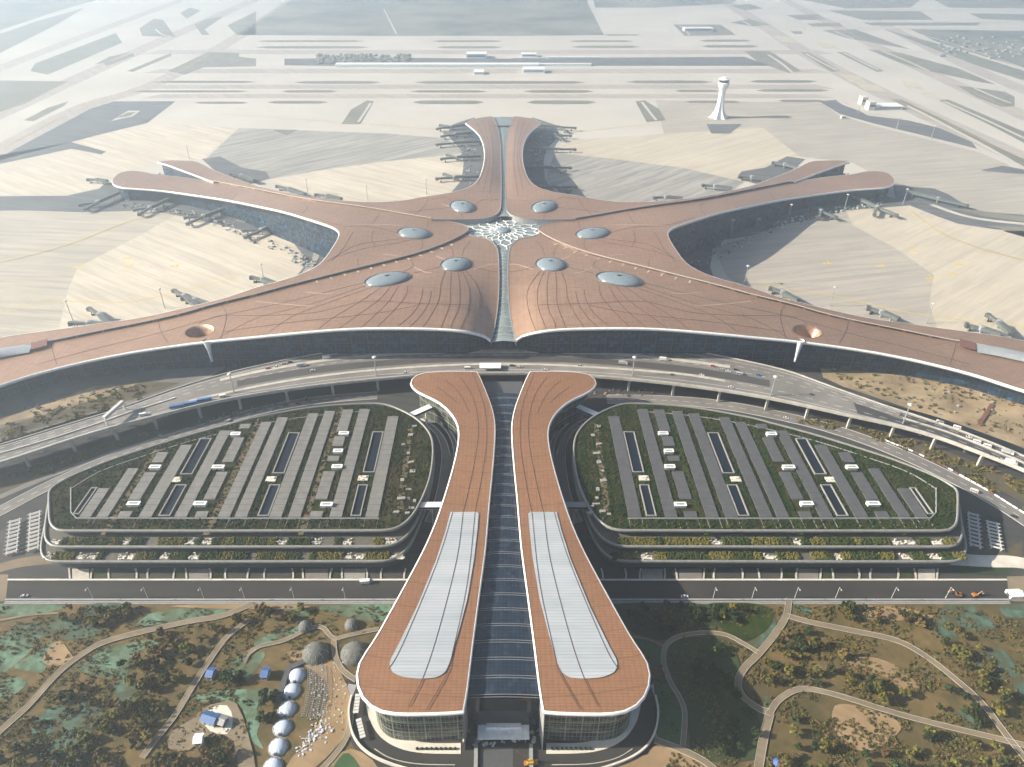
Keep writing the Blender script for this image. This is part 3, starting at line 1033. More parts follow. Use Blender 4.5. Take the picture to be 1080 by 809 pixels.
        if m.v: m.build("solar_array", M[solar], root)
    bl = MB()
    for (xa, xb, _) in STRIPS:
        for xx_ in (xa, xb):
            x0 = line(xx_, 546)[0]
            bl.ribbon([(x0, yfront + 2.5, GZ), (x0, yf - 1, GZ)], .25, .3)
    struct(bl.build("bed_edge", M["concrete_dim"], root), "stuff")
    # planted beds between the arrays
    PATHX = [(117, 122), (222, 229), (320, 325.5)]
    for (xa, xb) in PATHX:
        a, b_ = line(xa, 546)[0], line(xb, 546)[0]
        yb = line((xa + xb) / 2, 548)[1]
        yt = max(p[1] for p in poly if abs(p[0] - (a + b_) / 2) < 12) - 4
        m = MB(); m.face([(min(a, b_), yf - 16, GZ + .03), (max(a, b_), yf - 16, GZ + .03), (max(a, b_), yt, GZ + .03), (min(a, b_), yt, GZ + .03)])
        m.build("roof_path", M["garden_path" if side < 0 else "roof_garden_green"], root)
    # light wells: upstand walls round a dark sheet, its colour standing for shaded depth
    for (xa, xb, ya, yb_) in WELLS:
        p0, p1 = line(xa, ya), line(xb, ya)
        x0, x1 = min(p0[0], p1[0]), max(p0[0], p1[0])
        xm = (x0 + x1) / 2
        y0, y1 = p0[1], line(xa, yb_)[1]
        wl = MB()
        for (cx, cy, sx, sy) in ((x0, (y0 + y1) / 2, .8, y1 - y0), (x1, (y0 + y1) / 2, .8, y1 - y0), (xm, y0, x1 - x0 + .8, .8), (xm, y1, x1 - x0 + .8, .8)):
            pass
        rimq = [(x0, y0), (x1, y0), (x1, y1), (x0, y1)]
        innq = [(x0 + .8, y0 + .8), (x1 - .8, y0 + .8), (x1 - .8, y1 - .8), (x0 + .8, y1 - .8)]
        rows = [[(p[0], p[1], GZ + .02) for p in rimq], [(p[0], p[1], GZ + 1.1) for p in rimq], [(p[0], p[1], GZ + 1.1) for p in innq], [(p[0], p[1], GZ + .1) for p in innq]]
        wl.grid(rows, 0, True)
        wo = wl.build("light_well", M["concrete_dim"], root)
        fl_ = MB(); fl_.face([(p[0], p[1], GZ + .12) for p in innq])
        for k in range(1, 6):
            yk = innq[0][1] + (innq[2][1] - innq[0][1]) * k / 6
        fl_.build("well_shade", M["well_dark"], wo)
    for (xa, ya) in ((186, 506.5), (286, 506), (383, 505)):
        p = line(xa, ya); m = MB(); m.box((p[0], p[1], GZ), (7.5, 5.5, 0.9)); m.box((p[0] + 1, p[1] + 1, GZ + .9), (3, 2.4, .6)); m.build("roof_terrace", M["pale_concrete"], root)
    for (bx, by, bw) in BULK:
        p = line(bx, by)
        m = MB(); m.box((p[0], p[1], GZ), (bw * 0.5, 3.6, 2.4)); m.box((p[0], p[1] - .3, GZ + 2.4), (bw * 0.54, 4.0, 0.35))
        bo = m.build("stair_house", M["white_metal"], root)
        m = MB(); m.box((p[0], p[1] - .3, GZ + 2.75), (bw * 0.36, 1.9, 0.06)); m.build("roof_hatch", M["mid_grey"], bo)
    # paved walk and pergolas on the inner side
    m = MB()
    for k in range(9):
        q = line(432 + rnd.uniform(-6, 8) - k * 0.5, 450 + k * 9.5)
        m.box((q[0], q[1], GZ), (rnd.uniform(2, 6), rnd.uniform(1.5, 4), rnd.uniform(.4, 1.3)), rnd.random() * .3)
    for k in range(5):
        q = line(418 + rnd.random() * 22, 527 + rnd.random() * 16)
        m.box((q[0], q[1], GZ), (rnd.uniform(2, 6), rnd.uniform(1.2, 3), rnd.uniform(.6, 2.2)), rnd.random() * .2)
    struct(m.build("roof_furniture", M["concrete_dim"], root), "stuff")
    a = [line(431, 447), line(436, 447), line(425, 540), line(418, 540)]
    m = MB(); m.face([(p[0], p[1], GZ + .04) for p in (a if side > 0 else a)]); m.build("roof_walk", M["garden_path"], root)
    # shrubs on the planted roof: low clumps, nobody could count them
    sh = MB()
    xs0 = [line(s[0], 546)[0] for s in STRIPS] + [line(s[1], 546)[0] for s in STRIPS]
    bx0, bx1 = min(p[0] for p in poly), max(p[0] for p in poly); by0, by1 = yfront, max(p[1] for p in poly)
    P2 = [(p[0], p[1]) for p in poly]
    sr = [(min(line(a_, 546)[0], line(b_, 546)[0]) - .6, max(line(a_, 546)[0], line(b_, 546)[0]) + .6, line(a_, y_)[1]) for a_, b_, y_ in STRIPS]
    wr = [(min(line(a_, y0_)[0], line(b_, y0_)[0]) - .6, max(line(a_, y0_)[0], line(b_, y0_)[0]) + .6, line(a_, y0_)[1] - 1, line(a_, y1_)[1] + 1) for a_, b_, y0_, y1_ in WELLS]
    cand = np.array([(rnd.uniform(bx0, bx1), rnd.uniform(by0, by1)) for _ in range(11000)])
    okm = inside([(p.x, p.y) for p in offset([Vector(p) for p in poly], -2.2 * oo, True)], cand[:, 0], cand[:, 1])
    for (cx, cy), g in zip(cand, okm):
        if not g: continue
        if yf - 1 < cy and any(s[0] < cx < s[1] and cy < s[2] + 1 for s in sr): continue
        if any(s[0] < cx < s[1] and s[2] < cy < s[3] for s in wr): continue
        if abs(cy - yf) < 1.2: continue
        r = rnd.uniform(.4, 1.05); h = rnd.uniform(.4, 1.5)
        sh.lathe([(r * .7, 0), (r, h * .5), (.05, h)], (cx, cy, GZ), 5, 0, 1, rnd.uniform(.7, 1.4), rnd.random() * 3)
    struct(sh.build("roof_shrubbery", M[garden], root), "stuff")
    return root

t = NT("yellow_leaf")
M["yellow_leaf"] = t.done(t.ramp(t.noise(t.co(), 0.8, 3), [(0.3, (0.07, 0.068, 0.015)), (0.7, (0.14, 0.125, 0.03))]), 0.9, 0, 0.1)
garage(-1, "car park with pale solar rows on its planted roof, left of the station hall", "solar_pale", "roof_garden")
garage(1, "terraced car park with dark solar rows and greener roof beds, right of the station hall", "solar_dark", "roof_garden_green")

# ------------------------------------------------------------------ raised road in front of the terminal
VZ = 15.0
t = NT("asphalt")
n1 = t.noise(t.co(), 0.05, 5, 0.6); n2 = t.noise(t.mapping(t.co(), (0.01, 0.4, 1)), 1.0, 3)
M["asphalt"] = t.done(t.mix(t.math('MULTIPLY', n2, .4), t.ramp(n1, [(0.3, (0.04, 0.04, 0.042)), (0.7, (0.065, 0.064, 0.064))]), (0.1, 0.098, 0.095)), 0.85, 0, 0.3)
t = NT("road_worn")
n1 = t.noise(t.co(), 0.03, 6, 0.65); n2 = t.noise(t.co(), 0.3, 4)
c = t.ramp(n1, [(0.3, (0.13, 0.125, 0.12)), (0.55, (0.19, 0.18, 0.17)), (0.75, (0.28, 0.26, 0.235))])
M["road_worn"] = t.done(t.mix(t.math('MULTIPLY', n2, .3), c, (0.1, 0.1, 0.1)), 0.9, 0, 0.3)
V_low = [(-60, 503), (0, 488.5), (72, 465), (117, 451.5), (160, 440.3), (207, 428.5), (250, 419.5), (300, 411.5), (349, 405), (397, 400), (440, 396.5), (490, 394.2), (531, 393.8), (572, 394.2), (620, 396.5), (665, 400),
         (712, 405), (761, 411.5), (812, 420), (855, 429), (900, 439), (946, 449), (990, 461.5), (1040, 480), (1080, 496), (1140, 524)]
V_up = [(-60, 484), (0, 469), (60, 451), (112, 435.5), (138, 426.5), (180, 411.5), (215, 400.5), (250, 391), (300, 380), (340, 372.5), (375, 367), (440, 364), (531, 363), (622, 364), (690, 366.5), (740, 372), (790, 381.5),
        (830, 391), (860, 401.5), (890, 412.5), (930, 426.5), (955, 434.5), (1000, 449.5), (1040, 464.5), (1080, 481), (1140, 507)]
low = catmull(PS(V_low, VZ), 4); up = catmull(PS(V_up, VZ), 4)
vy = 560.0
via = thing("elevated_road", "long curving elevated road on grey pillars in front of the terminal", "viaduct", (0, vy, 0))
TV = lambda p: (p[0], p[1] - vy, p[2])
b = MB()
lowr, upr = resample(low, 12), resample(up, 12)
n = 110
def even(c, n):
    c = [Vector(p) for p in c]
    d = [0]
    for a, b_ in zip(c, c[1:]): d.append(d[-1] + (b_ - a).length)
    out = []
    j = 0
    for i in range(n + 1):
        s = d[-1] * i / n
        while j < len(c) - 2 and d[j + 1] < s: j += 1
        out.append(c[j].lerp(c[j + 1], min(1, max(0, (s - d[j]) / max(1e-9, d[j + 1] - d[j])))))
    return out
lo_e, up_e = even(low, n), even(up, n)
rows = [[TV((p.x, p.y, VZ - 2.2)) for p in up_e], [TV((p.x, p.y, VZ)) for p in up_e], [TV(p) for p in up_e], [TV(p) for p in lo_e], [TV((p.x, p.y, VZ)) for p in lo_e], [TV((p.x, p.y, VZ - 1.6)) for p in lo_e], [TV((p.x, p.y + 3, VZ - 2.2)) for p in lo_e], [TV((p.x, p.y, VZ - 2.2)) for p in up_e]]
b.grid(list(reversed(rows)))
b.build("deck", M["road_worn"], via)
b = MB()
b.ribbon([TV((p.x, p.y, VZ)) for p in offset(lo_e, 0.5)], 1.0, 1.1)
b.ribbon([TV((p.x, p.y, VZ - 1.75)) for p in offset(lo_e, -0.12)], 0.5, 2.1)
b.build("parapet", M["concrete"], via)
b = MB(); b.ribbon([TV((p.x, p.y, VZ)) for p in offset(up_e, -0.5)], 0.8, 1.0); b.build("parapet", M["concrete"], via)
# dividing kerbs on the deck
K1 = [(200, 423), (240, 414), (300, 402.5), (360, 394), (420, 388.5), (480, 385), (531, 384), (582, 385), (642, 388.5), (690, 392), (730, 396), (765, 402)]
K2 = [(232, 401), (280, 390.5), (340, 380.5), (400, 374.5), (470, 371.5), (531, 371), (592, 371.5), (662, 374.5), (722, 380.5), (770, 387)]
for kk, w_ in ((K1, 3.2), (K2, 4.6)):
    b = MB(); b.ribbon([TV((p.x, p.y, VZ)) for p in resample(catmull(PS(kk, VZ), 4), 8)], w_, 0.3); b.build("lane_island", M["concrete"], via)
b = MB(); b.ribbon([TV((p.x, p.y, VZ)) for p in resample(catmull(PS([(952, 441), (1000, 456), (1040, 472), (1080, 488.5), (1140, 516)], VZ), 4), 8)], 1.0, .8); b.build("lane_island", M["concrete"], via)
b = MB(); b.ribbon([TV((p.x, p.y, VZ)) for p in resample(catmull(PS([(-60, 494), (0, 478.5), (60, 461), (112, 444), (140, 434), (185, 420)], VZ), 4), 8)], 1.0, 0.9); b.build("lane_island", M["light_grey"], via)
t = NT("dark_lane"); M["dark_lane"] = t.done(t.ramp(t.noise(t.co(), 0.08, 4), [(0.3, (0.035, 0.035, 0.038)), (0.7, (0.06, 0.06, 0.06))]), 0.85, 0, .3)
def lane(pa, pb, m, dz):
    a, b_ = even(catmull(PS(pa, VZ), 4), 50), even(catmull(PS(pb, VZ), 4), 50)
    q = MB(); q.grid([[TV((p.x, p.y, VZ + dz)) for p in b_], [TV((p.x, p.y, VZ + dz)) for p in a]]); q.build("lane_surface", m, via)
lane([(950, 435), (1000, 451), (1040, 466), (1080, 482.6), (1140, 509)], [(948, 439.3), (1000, 454.5), (1040, 470.2), (1080, 486.4), (1140, 514)], M["dark_lane"], .03)
lane([(900, 424), (952, 442.5), (1000, 457.5), (1040, 474), (1080, 490.4), (1140, 518)], [(905, 437), (948, 447.6), (990, 460), (1040, 478), (1080, 494), (1140, 522)], M["dark_lane"], .03)
lane([(250, 401), (340, 386), (440, 377.5), (531, 375.5), (622, 377.5), (722, 386), (812, 401)], [(250, 408), (340, 393), (440, 383.5), (531, 381.5), (622, 383.5), (722, 393), (812, 408)], M["asphalt"], .03)
# pillars
for px, py in ((22, 480), (72, 465), (117, 451.5), (160, 440.3), (207, 428.5), (250, 419.5), (300, 411.5), (349, 405), (397, 400), (665, 400), (712, 405), (761, 411.5), (812, 420), (855, 429), (900, 439), (946, 449), (990, 461.5), (1040, 480)):
    p = P(px, py, VZ)
    for d in (3.0, 22.0):
        b = MB(); b.box(TV((p.x, p.y + d, 0)), (2.0, 1.8, VZ - 2.0)); b.box(TV((p.x, p.y + d, VZ - 3.2)), (3.4, 4.0, 1.2))
        b.build("pillar", M["concrete"], via)
# long wall that closes the space below the deck
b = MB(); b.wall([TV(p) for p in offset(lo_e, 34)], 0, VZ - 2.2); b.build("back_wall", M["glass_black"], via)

b = MB()
for f in (.12, .27, .62, .78, .9):
    q = [TV((u.x * (1 - f) + v.x * f, u.y * (1 - f) + v.y * f, VZ + .06)) for u, v in zip(lo_e, up_e)]
    q = resample(q, 6)
    for k in range(0, len(q) - 1, 1 if f in (.12, .9) else 2):
        d = (q[k + 1] - q[k]).normalized(); n_ = Vector((-d.y, d.x, 0)) * .16
        b.face([q[k] - n_, q[k + 1] - n_, q[k + 1] + n_, q[k] + n_])
struct(b.build("lane_marking", M["white_metal"], via), "stuff")
# ------------------------------------------------------------------ airfield surfaces
def surface(name, stops, streak=None, rot=0.0, st=0.35, scale=0.01, sc2=0.35, fine=0.3, slab=0.0, fa=0.2):
    t = NT(name)
    n1 = t.noise(t.co(), scale, 6, 0.6)
    c = t.ramp(n1, stops)
    if streak:
        mp = t.mapping(t.co(), (1, 1, 1), (0, 0, rot))
        n2 = t.noise(t.mapping(mp, (0.007, sc2 * .28, 1)), 1.0, 6, 0.72, 0.6)
        c = t.mix(t.math('MULTIPLY', t.ramp(n2, [(0.42, 0.0), (0.62, 1.0)]), st), c, streak)
        if slab:
            jx, jy, _ = t.xyz(mp)
            c = t.mix(t.math('MULTIPLY', t.math('MAXIMUM', t.lines(jx, slab, slab * .05), t.lines(jy, slab * .8, slab * .06)), .12), c, tuple(k * .6 for k in streak))
    n3 = t.noise(t.co(), fine, 3, 0.7)
    c = t.mix(t.math('MULTIPLY', n3, fa), c, tuple(k * 0.55 for k in stops[0][1]))
    M[name] = t.done(c, 0.92, 0, 0.25)
    return M[name]
surface("apron_cream", [(0.3, (0.5, 0.455, 0.37)), (0.7, (0.6, 0.545, 0.45))], (0.34, 0.31, 0.27), 0.6, 0.6, slab=22)
surface("apron_cream_b", [(0.3, (0.46, 0.415, 0.33)), (0.7, (0.54, 0.485, 0.39))], (0.34, 0.31, 0.27), -0.65, 0.6, slab=22)
surface("apron_grey", [(0.3, (0.31, 0.305, 0.28)), (0.7, (0.39, 0.38, 0.345))], (0.19, 0.19, 0.19), -0.75, 0.95, slab=22)
surface("apron_grey_b", [(0.3, (0.36, 0.33, 0.285)), (0.7, (0.43, 0.395, 0.34))], (0.27, 0.255, 0.24), -0.2, 0.8, slab=22)
surface("apron_grey_c", [(0.3, (0.39, 0.36, 0.3)), (0.7, (0.48, 0.44, 0.365))], (0.3, 0.285, 0.26), 0.12, 0.9, slab=22)
surface("dry_grass", [(0.3, (0.13, 0.135, 0.11)), (0.7, (0.21, 0.2, 0.165))])
surface("far_field", [(0.35, (0.08, 0.1, 0.09)), (0.5, (0.17, 0.17, 0.14)), (0.7, (0.27, 0.25, 0.2))], None, scale=0.004)
surface("airside_asphalt", [(0.3, (0.07, 0.078, 0.09)), (0.7, (0.11, 0.118, 0.13))], (0.2, 0.2, 0.19), 0.3, 0.4)
surface("taxiway", [(0.3, (0.46, 0.435, 0.39)), (0.7, (0.54, 0.51, 0.46))], (0.3, 0.28, 0.26), 0.05, 0.4)
plain("yellow_paint", (0.55, 0.4, 0.06), 0.8)

def patch(name, pts, z, m, sm=0, kind="structure"):
    q = PS(pts, 0)
    if sm: q = catmull(q, sm, True)
    if min(p[1] for p in q) > 900: z = z * 6
    b = MB(); 
    if area2(q) < 0: q = list(reversed(q))
    b.face([(p[0], p[1], z) for p in q])
    return struct(b.build(name, M[m]), kind)
def band(name, pts, w, z, m, n=4):
    """a strip on the ground of constant real width"""
    q = resample(catmull(PS(pts, 0), n), 6)
    a, c = offset(q, w / 2), offset(q, -w / 2)
    if min(p[1] for p in q) > 700: z = z * 6
    b = MB(); b.grid([[(p.x, p.y, z) for p in c], [(p.x, p.y, z) for p in a]])
    return struct(b.build(name, M[m]))
def hstrip(x0, x1, y, h, m="dry_grass", z=0.05):
    e = min(12, (x1 - x0) * 0.12)
    patch("grass_strip", [(x0, y), (x0 + e, y - h * .45), ((x0 + x1) / 2, y - h / 2), (x1 - e, y - h * .45), (x1, y), (x1 - e, y + h * .45), ((x0 + x1) / 2, y + h / 2), (x0 + e, y + h * .45)], z, m)

# aprons
patch("apron", [(75, 150), (155, 130), (250, 135), (215, 168), (170, 171), (130, 182), (105, 198), (70, 206), (0, 206), (-200, 215), (-200, 195), (0, 174), (75, 158)], .03, "apron_cream")
patch("apron", [(252, 135), (410, 141), (470, 146), (490, 160), (480, 163), (400, 171), (330, 181), (280, 190), (240, 190), (215, 170)], .03, "apron_grey")
patch("apron", [(280, 190), (330, 181), (400, 171), (480, 163), (500, 190), (490, 205), (430, 215), (340, 212)], .03, "apron_cream")
patch("apron", [(700, 141), (805, 135), (843, 165), (828, 178), (785, 192), (720, 177), (665, 170), (590, 161), (600, 148)], .03, "apron_cream_b")
patch("apron", [(585, 161), (665, 170), (720, 177), (785, 192), (760, 210), (680, 216), (600, 210), (575, 190)], .03, "apron_grey")
patch("apron", [(692, 106), (760, 107), (867, 108), (885, 122), (930, 135), (970, 145), (1030, 160), (1060, 172), (1080, 185), (1260, 240), (1260, 300), (1080, 250), (1010, 230), (945, 196), (900, 172), (843, 165), (805, 135), (700, 141)], .035, "apron_grey_b")
patch("apron", [(-200, 225), (0, 214), (25, 222), (88, 224), (160, 222), (185, 227), (150, 247), (82, 282), (72, 305), (62, 345), (0, 358), (-200, 390)], .03, "apron_grey_c")
patch("apron", [(185, 227), (207, 231), (250, 242), (285, 247), (310, 257), (317, 267), (319, 280), (307, 300), (270, 315), (150, 350), (60, 362), (72, 305), (82, 282), (150, 247)], .04, "apron_cream")
patch("apron", [(892, 222), (957, 217), (985, 228), (1010, 237), (1050, 243), (1080, 244), (1260, 262), (1260, 420), (1080, 380), (990, 352), (980, 320), (985, 290), (945, 262), (900, 238)], .035, "apron_cream_b")
patch("apron", [(752, 262), (790, 249), (835, 235), (868, 229), (892, 222), (900, 238), (945, 262), (985, 290), (980, 320), (1000, 360), (900, 340), (800, 312), (767, 292)], .03, "apron_grey_b")
# dark service roads round the piers
for m_ in (lambda p: p, mir):
    patch("airside_road", m_([(-60, 214), (0, 207), (70, 206.5), (105, 199), (112, 192), (340, 225), (365, 245), (352, 275), (320, 292), (309, 296), (320, 282), (318, 267), (310, 257), (285, 247), (250, 242), (207, 231), (185, 227), (160, 222), (88, 224), (25, 222), (-60, 223)] if m_ is not mir else
          [(107, 212), (150, 201), (340, 225), (365, 245), (352, 275), (330, 292), (308, 297), (313, 282), (310, 262), (298, 253), (272, 249), (227, 235), (194, 229), (170, 222), (105, 217)]), .06, "airside_asphalt")
    patch("airside_road", m_([(476, 132), (500, 124), (525, 140), (525, 205), (500, 212), (476, 203), (487, 190), (489, 172), (486, 158), (478, 150), (472, 142)]), .06, "airside_asphalt")
    patch("airside_road", m_([(213, 168), (232, 165), (255, 177), (280, 181), (285, 188), (262, 195), (240, 192)]), .06, "airside_asphalt")
patch("airside_road", [(942, 196), (985, 199), (1000, 205), (1022, 219), (1035, 223), (1080, 227), (1200, 236), (1200, 254), (1080, 243), (1050, 242), (1010, 236), (985, 227), (960, 217), (945, 215)], .07, "airside_asphalt")
band("service_lane", [(982, 216), (1010, 226), (1038, 232), (1085, 237), (1160, 243)], 9, .1, "taxiway")
patch("grass", [(1000, 220), (1030, 222), (1080, 229), (1130, 235), (1080, 234), (1040, 229)], .1, "dry_grass")
patch("grass", [(1040, 238), (1080, 240), (1130, 247), (1060, 243)], .1, "dry_grass")
band("service_lane", [(250, 232), (290, 240), (322, 252), (334, 268), (322, 288)], 8, .1, "apron_grey")
# grass islands, strips and fields between the taxiways
for q in ([(37, 67), (122, 35), (129, 45), (50, 79), (32, 75)], [(147, 30), (162, 20), (172, 21), (185, 39), (150, 38)], [(110, 67), (140, 56), (142, 59), (112, 70)], [(134, 75), (180, 56), (181, 59), (140, 76)],
          [(190, 14), (200, 8), (212, 11), (197, 20)], [(-200, 85), (0, 85), (72, 86), (25, 110), (0, 118), (-200, 190)], [(25, 127), (50, 114), (72, 107), (67, 112), (35, 128)],
          [(177, 75), (220, 55), (252, 56), (252, 60), (270, 62), (270, 70), (215, 71), (195, 79)], [(240, 27), (270, 12), (270, 37), (250, 37)], [(100, 68), (115, 60), (138, 55), (112, 66)],
          [(205, 26), (218, 20), (235, 18), (216, 31), (221, 37), (213, 37)], [(-40, 50), (40, 22), (90, 8), (60, 26), (0, 56)],
          [(360, 131), (370, 116), (387, 106), (394, 107), (380, 131)], [(670, 107), (680, 106), (695, 115), (702, 127), (682, 129)],
          [(710, 26), (760, 26), (777, 37), (722, 38)], [(785, 54), (812, 54), (845, 75), (832, 77), (800, 66)], [(829, 16), (862, 15), (872, 21), (842, 21)], [(851, 25), (885, 24), (890, 28), (857, 28)],
          [(867, 32), (902, 31), (960, 52), (930, 47), (892, 40)], [(844, 55), (852, 55), (887, 75), (877, 76)], [(882, 55), (892, 55), (932, 75), (925, 76)],
          [(915, 52), (950, 56), (1010, 72), (1050, 89), (1035, 87), (980, 75), (950, 67)], [(932, 31), (985, 45), (1080, 75), (1200, 115), (1200, 130), (1080, 85), (1035, 71), (970, 46)],
          [(872, 11), (970, 12), (985, 21), (910, 21)], [(910, 24), (1035, 24), (1030, 27), (920, 27)], [(847, 0), (970, 0), (960, 8), (892, 9)], [(975, -6), (1180, -6), (1180, 10), (1000, 8)],
          [(1022, 14), (1080, 15), (1180, 17), (1180, 26), (1035, 20)], [(1009, 90), (1060, 97), (1070, 102), (1070, 112), (1057, 113), (1030, 103)], [(990, 106), (1000, 105), (1080, 139), (1200, 192), (1200, 208), (1080, 151), (1050, 135)],
          [(287, 137), (315, 137), (302, 143)], [(770, 24), (790, 20), (812, 26), (795, 28)], [(833, 33), (845, 33), (847, 36), (838, 36)], [(770, 6), (790, 4), (805, 9), (785, 11)]):
    patch("grass", q, .05, "dry_grass")
patch("grass", [(0, 166), (95, 115), (120, 107), (185, 107), (155, 130), (105, 142), (75, 150), (112, 160), (107, 163), (75, 157), (0, 173), (-200, 200), (-200, 220)], .05, "airside_asphalt")
patch("grass", [(117, 128), (135, 117), (148, 117), (140, 123)], .09, "taxiway"); patch("grass", [(122, 125), (135, 119), (144, 118.5), (136, 123)], .12, "dry_grass")
patch("field", [(250, 37), (307, 0), (330, -14), (617, -14), (620, 4), (637, 37), (540, 38), (400, 38)], .05, "far_field")
patch("field", [(620, -14), (800, -14), (770, 4), (690, 8), (628, 8)], .05, "far_field")
patch("field", [(-300, 60), (-100, 20), (60, -14), (150, -14), (60, 12), (-60, 52)], .05, "far_field")
patch("field", [(960, 31), (1200, 34), (1200, 105), (1080, 72), (990, 45)], .045, "far_field")
for x0, x1, y, h in ((270, 385, 43.5, 2.0), (270, 390, 50, 2.6), (160, 270, 86.5, 2.4), (140, 262, 96.5, 2.4), (310, 402, 87, 3), (297, 356, 96.5, 2.6), (282, 346, 108, 3), (437, 618, 87, 3), (432, 514, 96.5, 2.6), (435, 511, 108, 4), (455, 530, 43.5, 2), (460, 530, 50, 2.4),
                     (600, 668, 43.5, 2), (602, 675, 49.5, 2.6), (737, 792, 43, 2.2), (740, 800, 49, 2.6), (660, 752, 86.5, 3), (790, 862, 86, 3), (712, 760, 96, 2.6), (797, 875, 95.5, 3), (722, 781, 107.5, 2.6), (552, 626, 96.5, 3), (555, 629, 108, 4), (205, 262, 108.5, 2.4),
                     (820, 870, 106.5, 2.6), (637, 675, 37, 1.6)):
    hstrip(x0, x1, y, h)
patch("grass", [(540, 61.5), (625, 61), (785, 60), (812, 69.5), (615, 69.5), (540, 70)], .05, "airside_asphalt")
patch("grass", [(430, 61), (540, 62), (540, 69.5), (380, 70), (300, 69), (300, 62)], .05, "airside_asphalt")
patch("grass", [(745, 131), (782, 131), (770, 141), (750, 141)], .08, "airside_asphalt")
patch("grass", [(864, 107), (885, 105), (915, 122), (957, 127), (990, 135), (1025, 150), (1030, 157), (970, 142), (920, 130), (885, 120)], .07, "airside_asphalt")
patch("grass", [(1034, 180), (1057, 175), (1080, 179), (1200, 200), (1200, 206), (1080, 184)], .09, "airside_asphalt")
band("grass", [(945, 105), (990, 127), (1040, 152), (1080, 172), (1160, 212)], 24, .07, "dry_grass")
band("service_lane", [(884, 105), (892, 111), (917, 119), (950, 125)], 12, .1, "taxiway")
for q, w in (([(957, 112), (1000, 134), (1045, 158), (1080, 178), (1160, 222)], 9), ([(995, 107), (1040, 127), (1080, 146), (1150, 178)], 7), ([(850, 57), (866, 66), (882, 74)], 8), ([(890, 56), (908, 65), (926, 74)], 8), ([(810, 58), (824, 67), (836, 77)], 8),
             ([(930, 54), (955, 64), (980, 75)], 8), ([(1027, 93), (1050, 103), (1066, 109)], 7), ([(880, 33), (892, 38), (900, 41)], 7), ([(378, 129), (384, 120), (391, 109)], 6), ([(677, 108), (684, 117), (692, 127)], 6), ([(955, 32), (1000, 45), (1080, 72), (1180, 106)], 6),
             ([(164, 31), (170, 36), (180, 39)], 7), ([(735, 2), (745, 5), (756, 8)], 7), ([(772, 17), (782, 22), (792, 27)], 7), ([(820, 17), (838, 21), (845, 22)], 6), ([(405, 10), (412, 24), (418, 36)], 6), ([(716, 27), (722, 31), (727, 37)], 6), ([(765, 27), (771, 32), (776, 37)], 6)):
    band("service_lane", q, w, .12, "taxiway")
for y, x0, x1 in ((10.4, 860, 1180), (22.6, 880, 1180), (29.4, 900, 1180)):
    patch("taxiway", [(x0, y - .6), (x1, y - .4), (x1, y + .9), (x0, y + .7)], .09, "taxiway")
for q in ([(130, 81), (147, 80), (147, 83)], [(134, 73), (140, 74), (137, 75)], [(184, 80), (190, 79.5), (186, 82)], [(120, 50), (126, 52), (122, 54)]): pass
# long runways and pale slabs on the far airfield
surface("runway", [(0.3, (0.36, 0.325, 0.3)), (0.7, (0.42, 0.38, 0.345))], (0.24, 0.225, 0.22), 0.9, 0.5)
for q, w in (([(740, -14), (810, 30), (860, 62), (950, 108), (1080, 168), (1250, 245)], 62), ([(800, -14), (930, 52), (1010, 90), (1080, 122), (1250, 200)], 52), ([(900, 10), (1000, 60), (1080, 95), (1250, 165)], 52), ([(300, -14), (150, 52), (0, 120), (-250, 232)], 58), ([(330, -14), (200, 70), (90, 112), (0, 158), (-200, 262)], 52), ([(230, -14), (110, 30), (0, 72), (-200, 150)], 52)):
    band("runway", q, w, .028, "runway")
for y in (55, 75, 91.5, 101.5):
    patch("taxiway", [(170, y - 2.2), (860, y - 2.2), (880, y + 2.2), (150, y + 2.2)], .026, "runway")
for q in ([(885, 78), (905, 80), (916, 88), (896, 86)], [(902, 87), (925, 90), (936, 97), (912, 95)], [(950, 85), (965, 86), (976, 95), (956, 93)], [(970, 97), (985, 98), (996, 105), (976, 103)], [(815, 38), (832, 39), (842, 45), (824, 44)], [(860, 44), (876, 45), (886, 52), (868, 51)]):
    patch("apron", q, .04, "apron_cream_b")
# painted centre lines
for q in ([(740, -14), (810, 30), (860, 62), (950, 108), (1080, 168), (1250, 245)], [(800, -14), (930, 52), (1010, 90), (1080, 122), (1250, 200)], [(300, -14), (150, 52), (0, 120), (-250, 232)], [(330, -14), (200, 70), (90, 112), (0, 158), (-200, 262)],
          [(170, 91.5), (530, 91.5), (870, 91.5)], [(200, 101.5), (530, 101.5), (850, 101.5)], [(230, 120), (400, 132), (470, 138)], [(600, 140), (700, 130), (850, 120)], [(-60, 290), (60, 262), (140, 232), (190, 224)], [(960, 222), (1000, 250), (1080, 275), (1200, 300)], [(0, 330), (60, 318), (140, 318), (250, 292)], [(800, 300), (880, 312), (960, 330), (1080, 345)]):
    band("taxi_line", q, 1.3, .14, "yellow_paint")
# painted marks on the stands
for px, py in ((136, 281), (134, 273), (184, 281), (964, 265), (1012, 279), (1005, 289), (982, 294), (873, 278), (930, 281), (83, 282)):
    p = P(px, py); b = MB()
    b.box((p.x, p.y, .06), (11, 2.2, .02)); b.box((p.x + 2, p.y + 4.5, .06), (2.2, 7, .02)); b.box((p.x - 4, p.y + 3, .06), (5, 1.6, .02), .5)
    struct(b.build("apron_marking", M["yellow_paint"]))

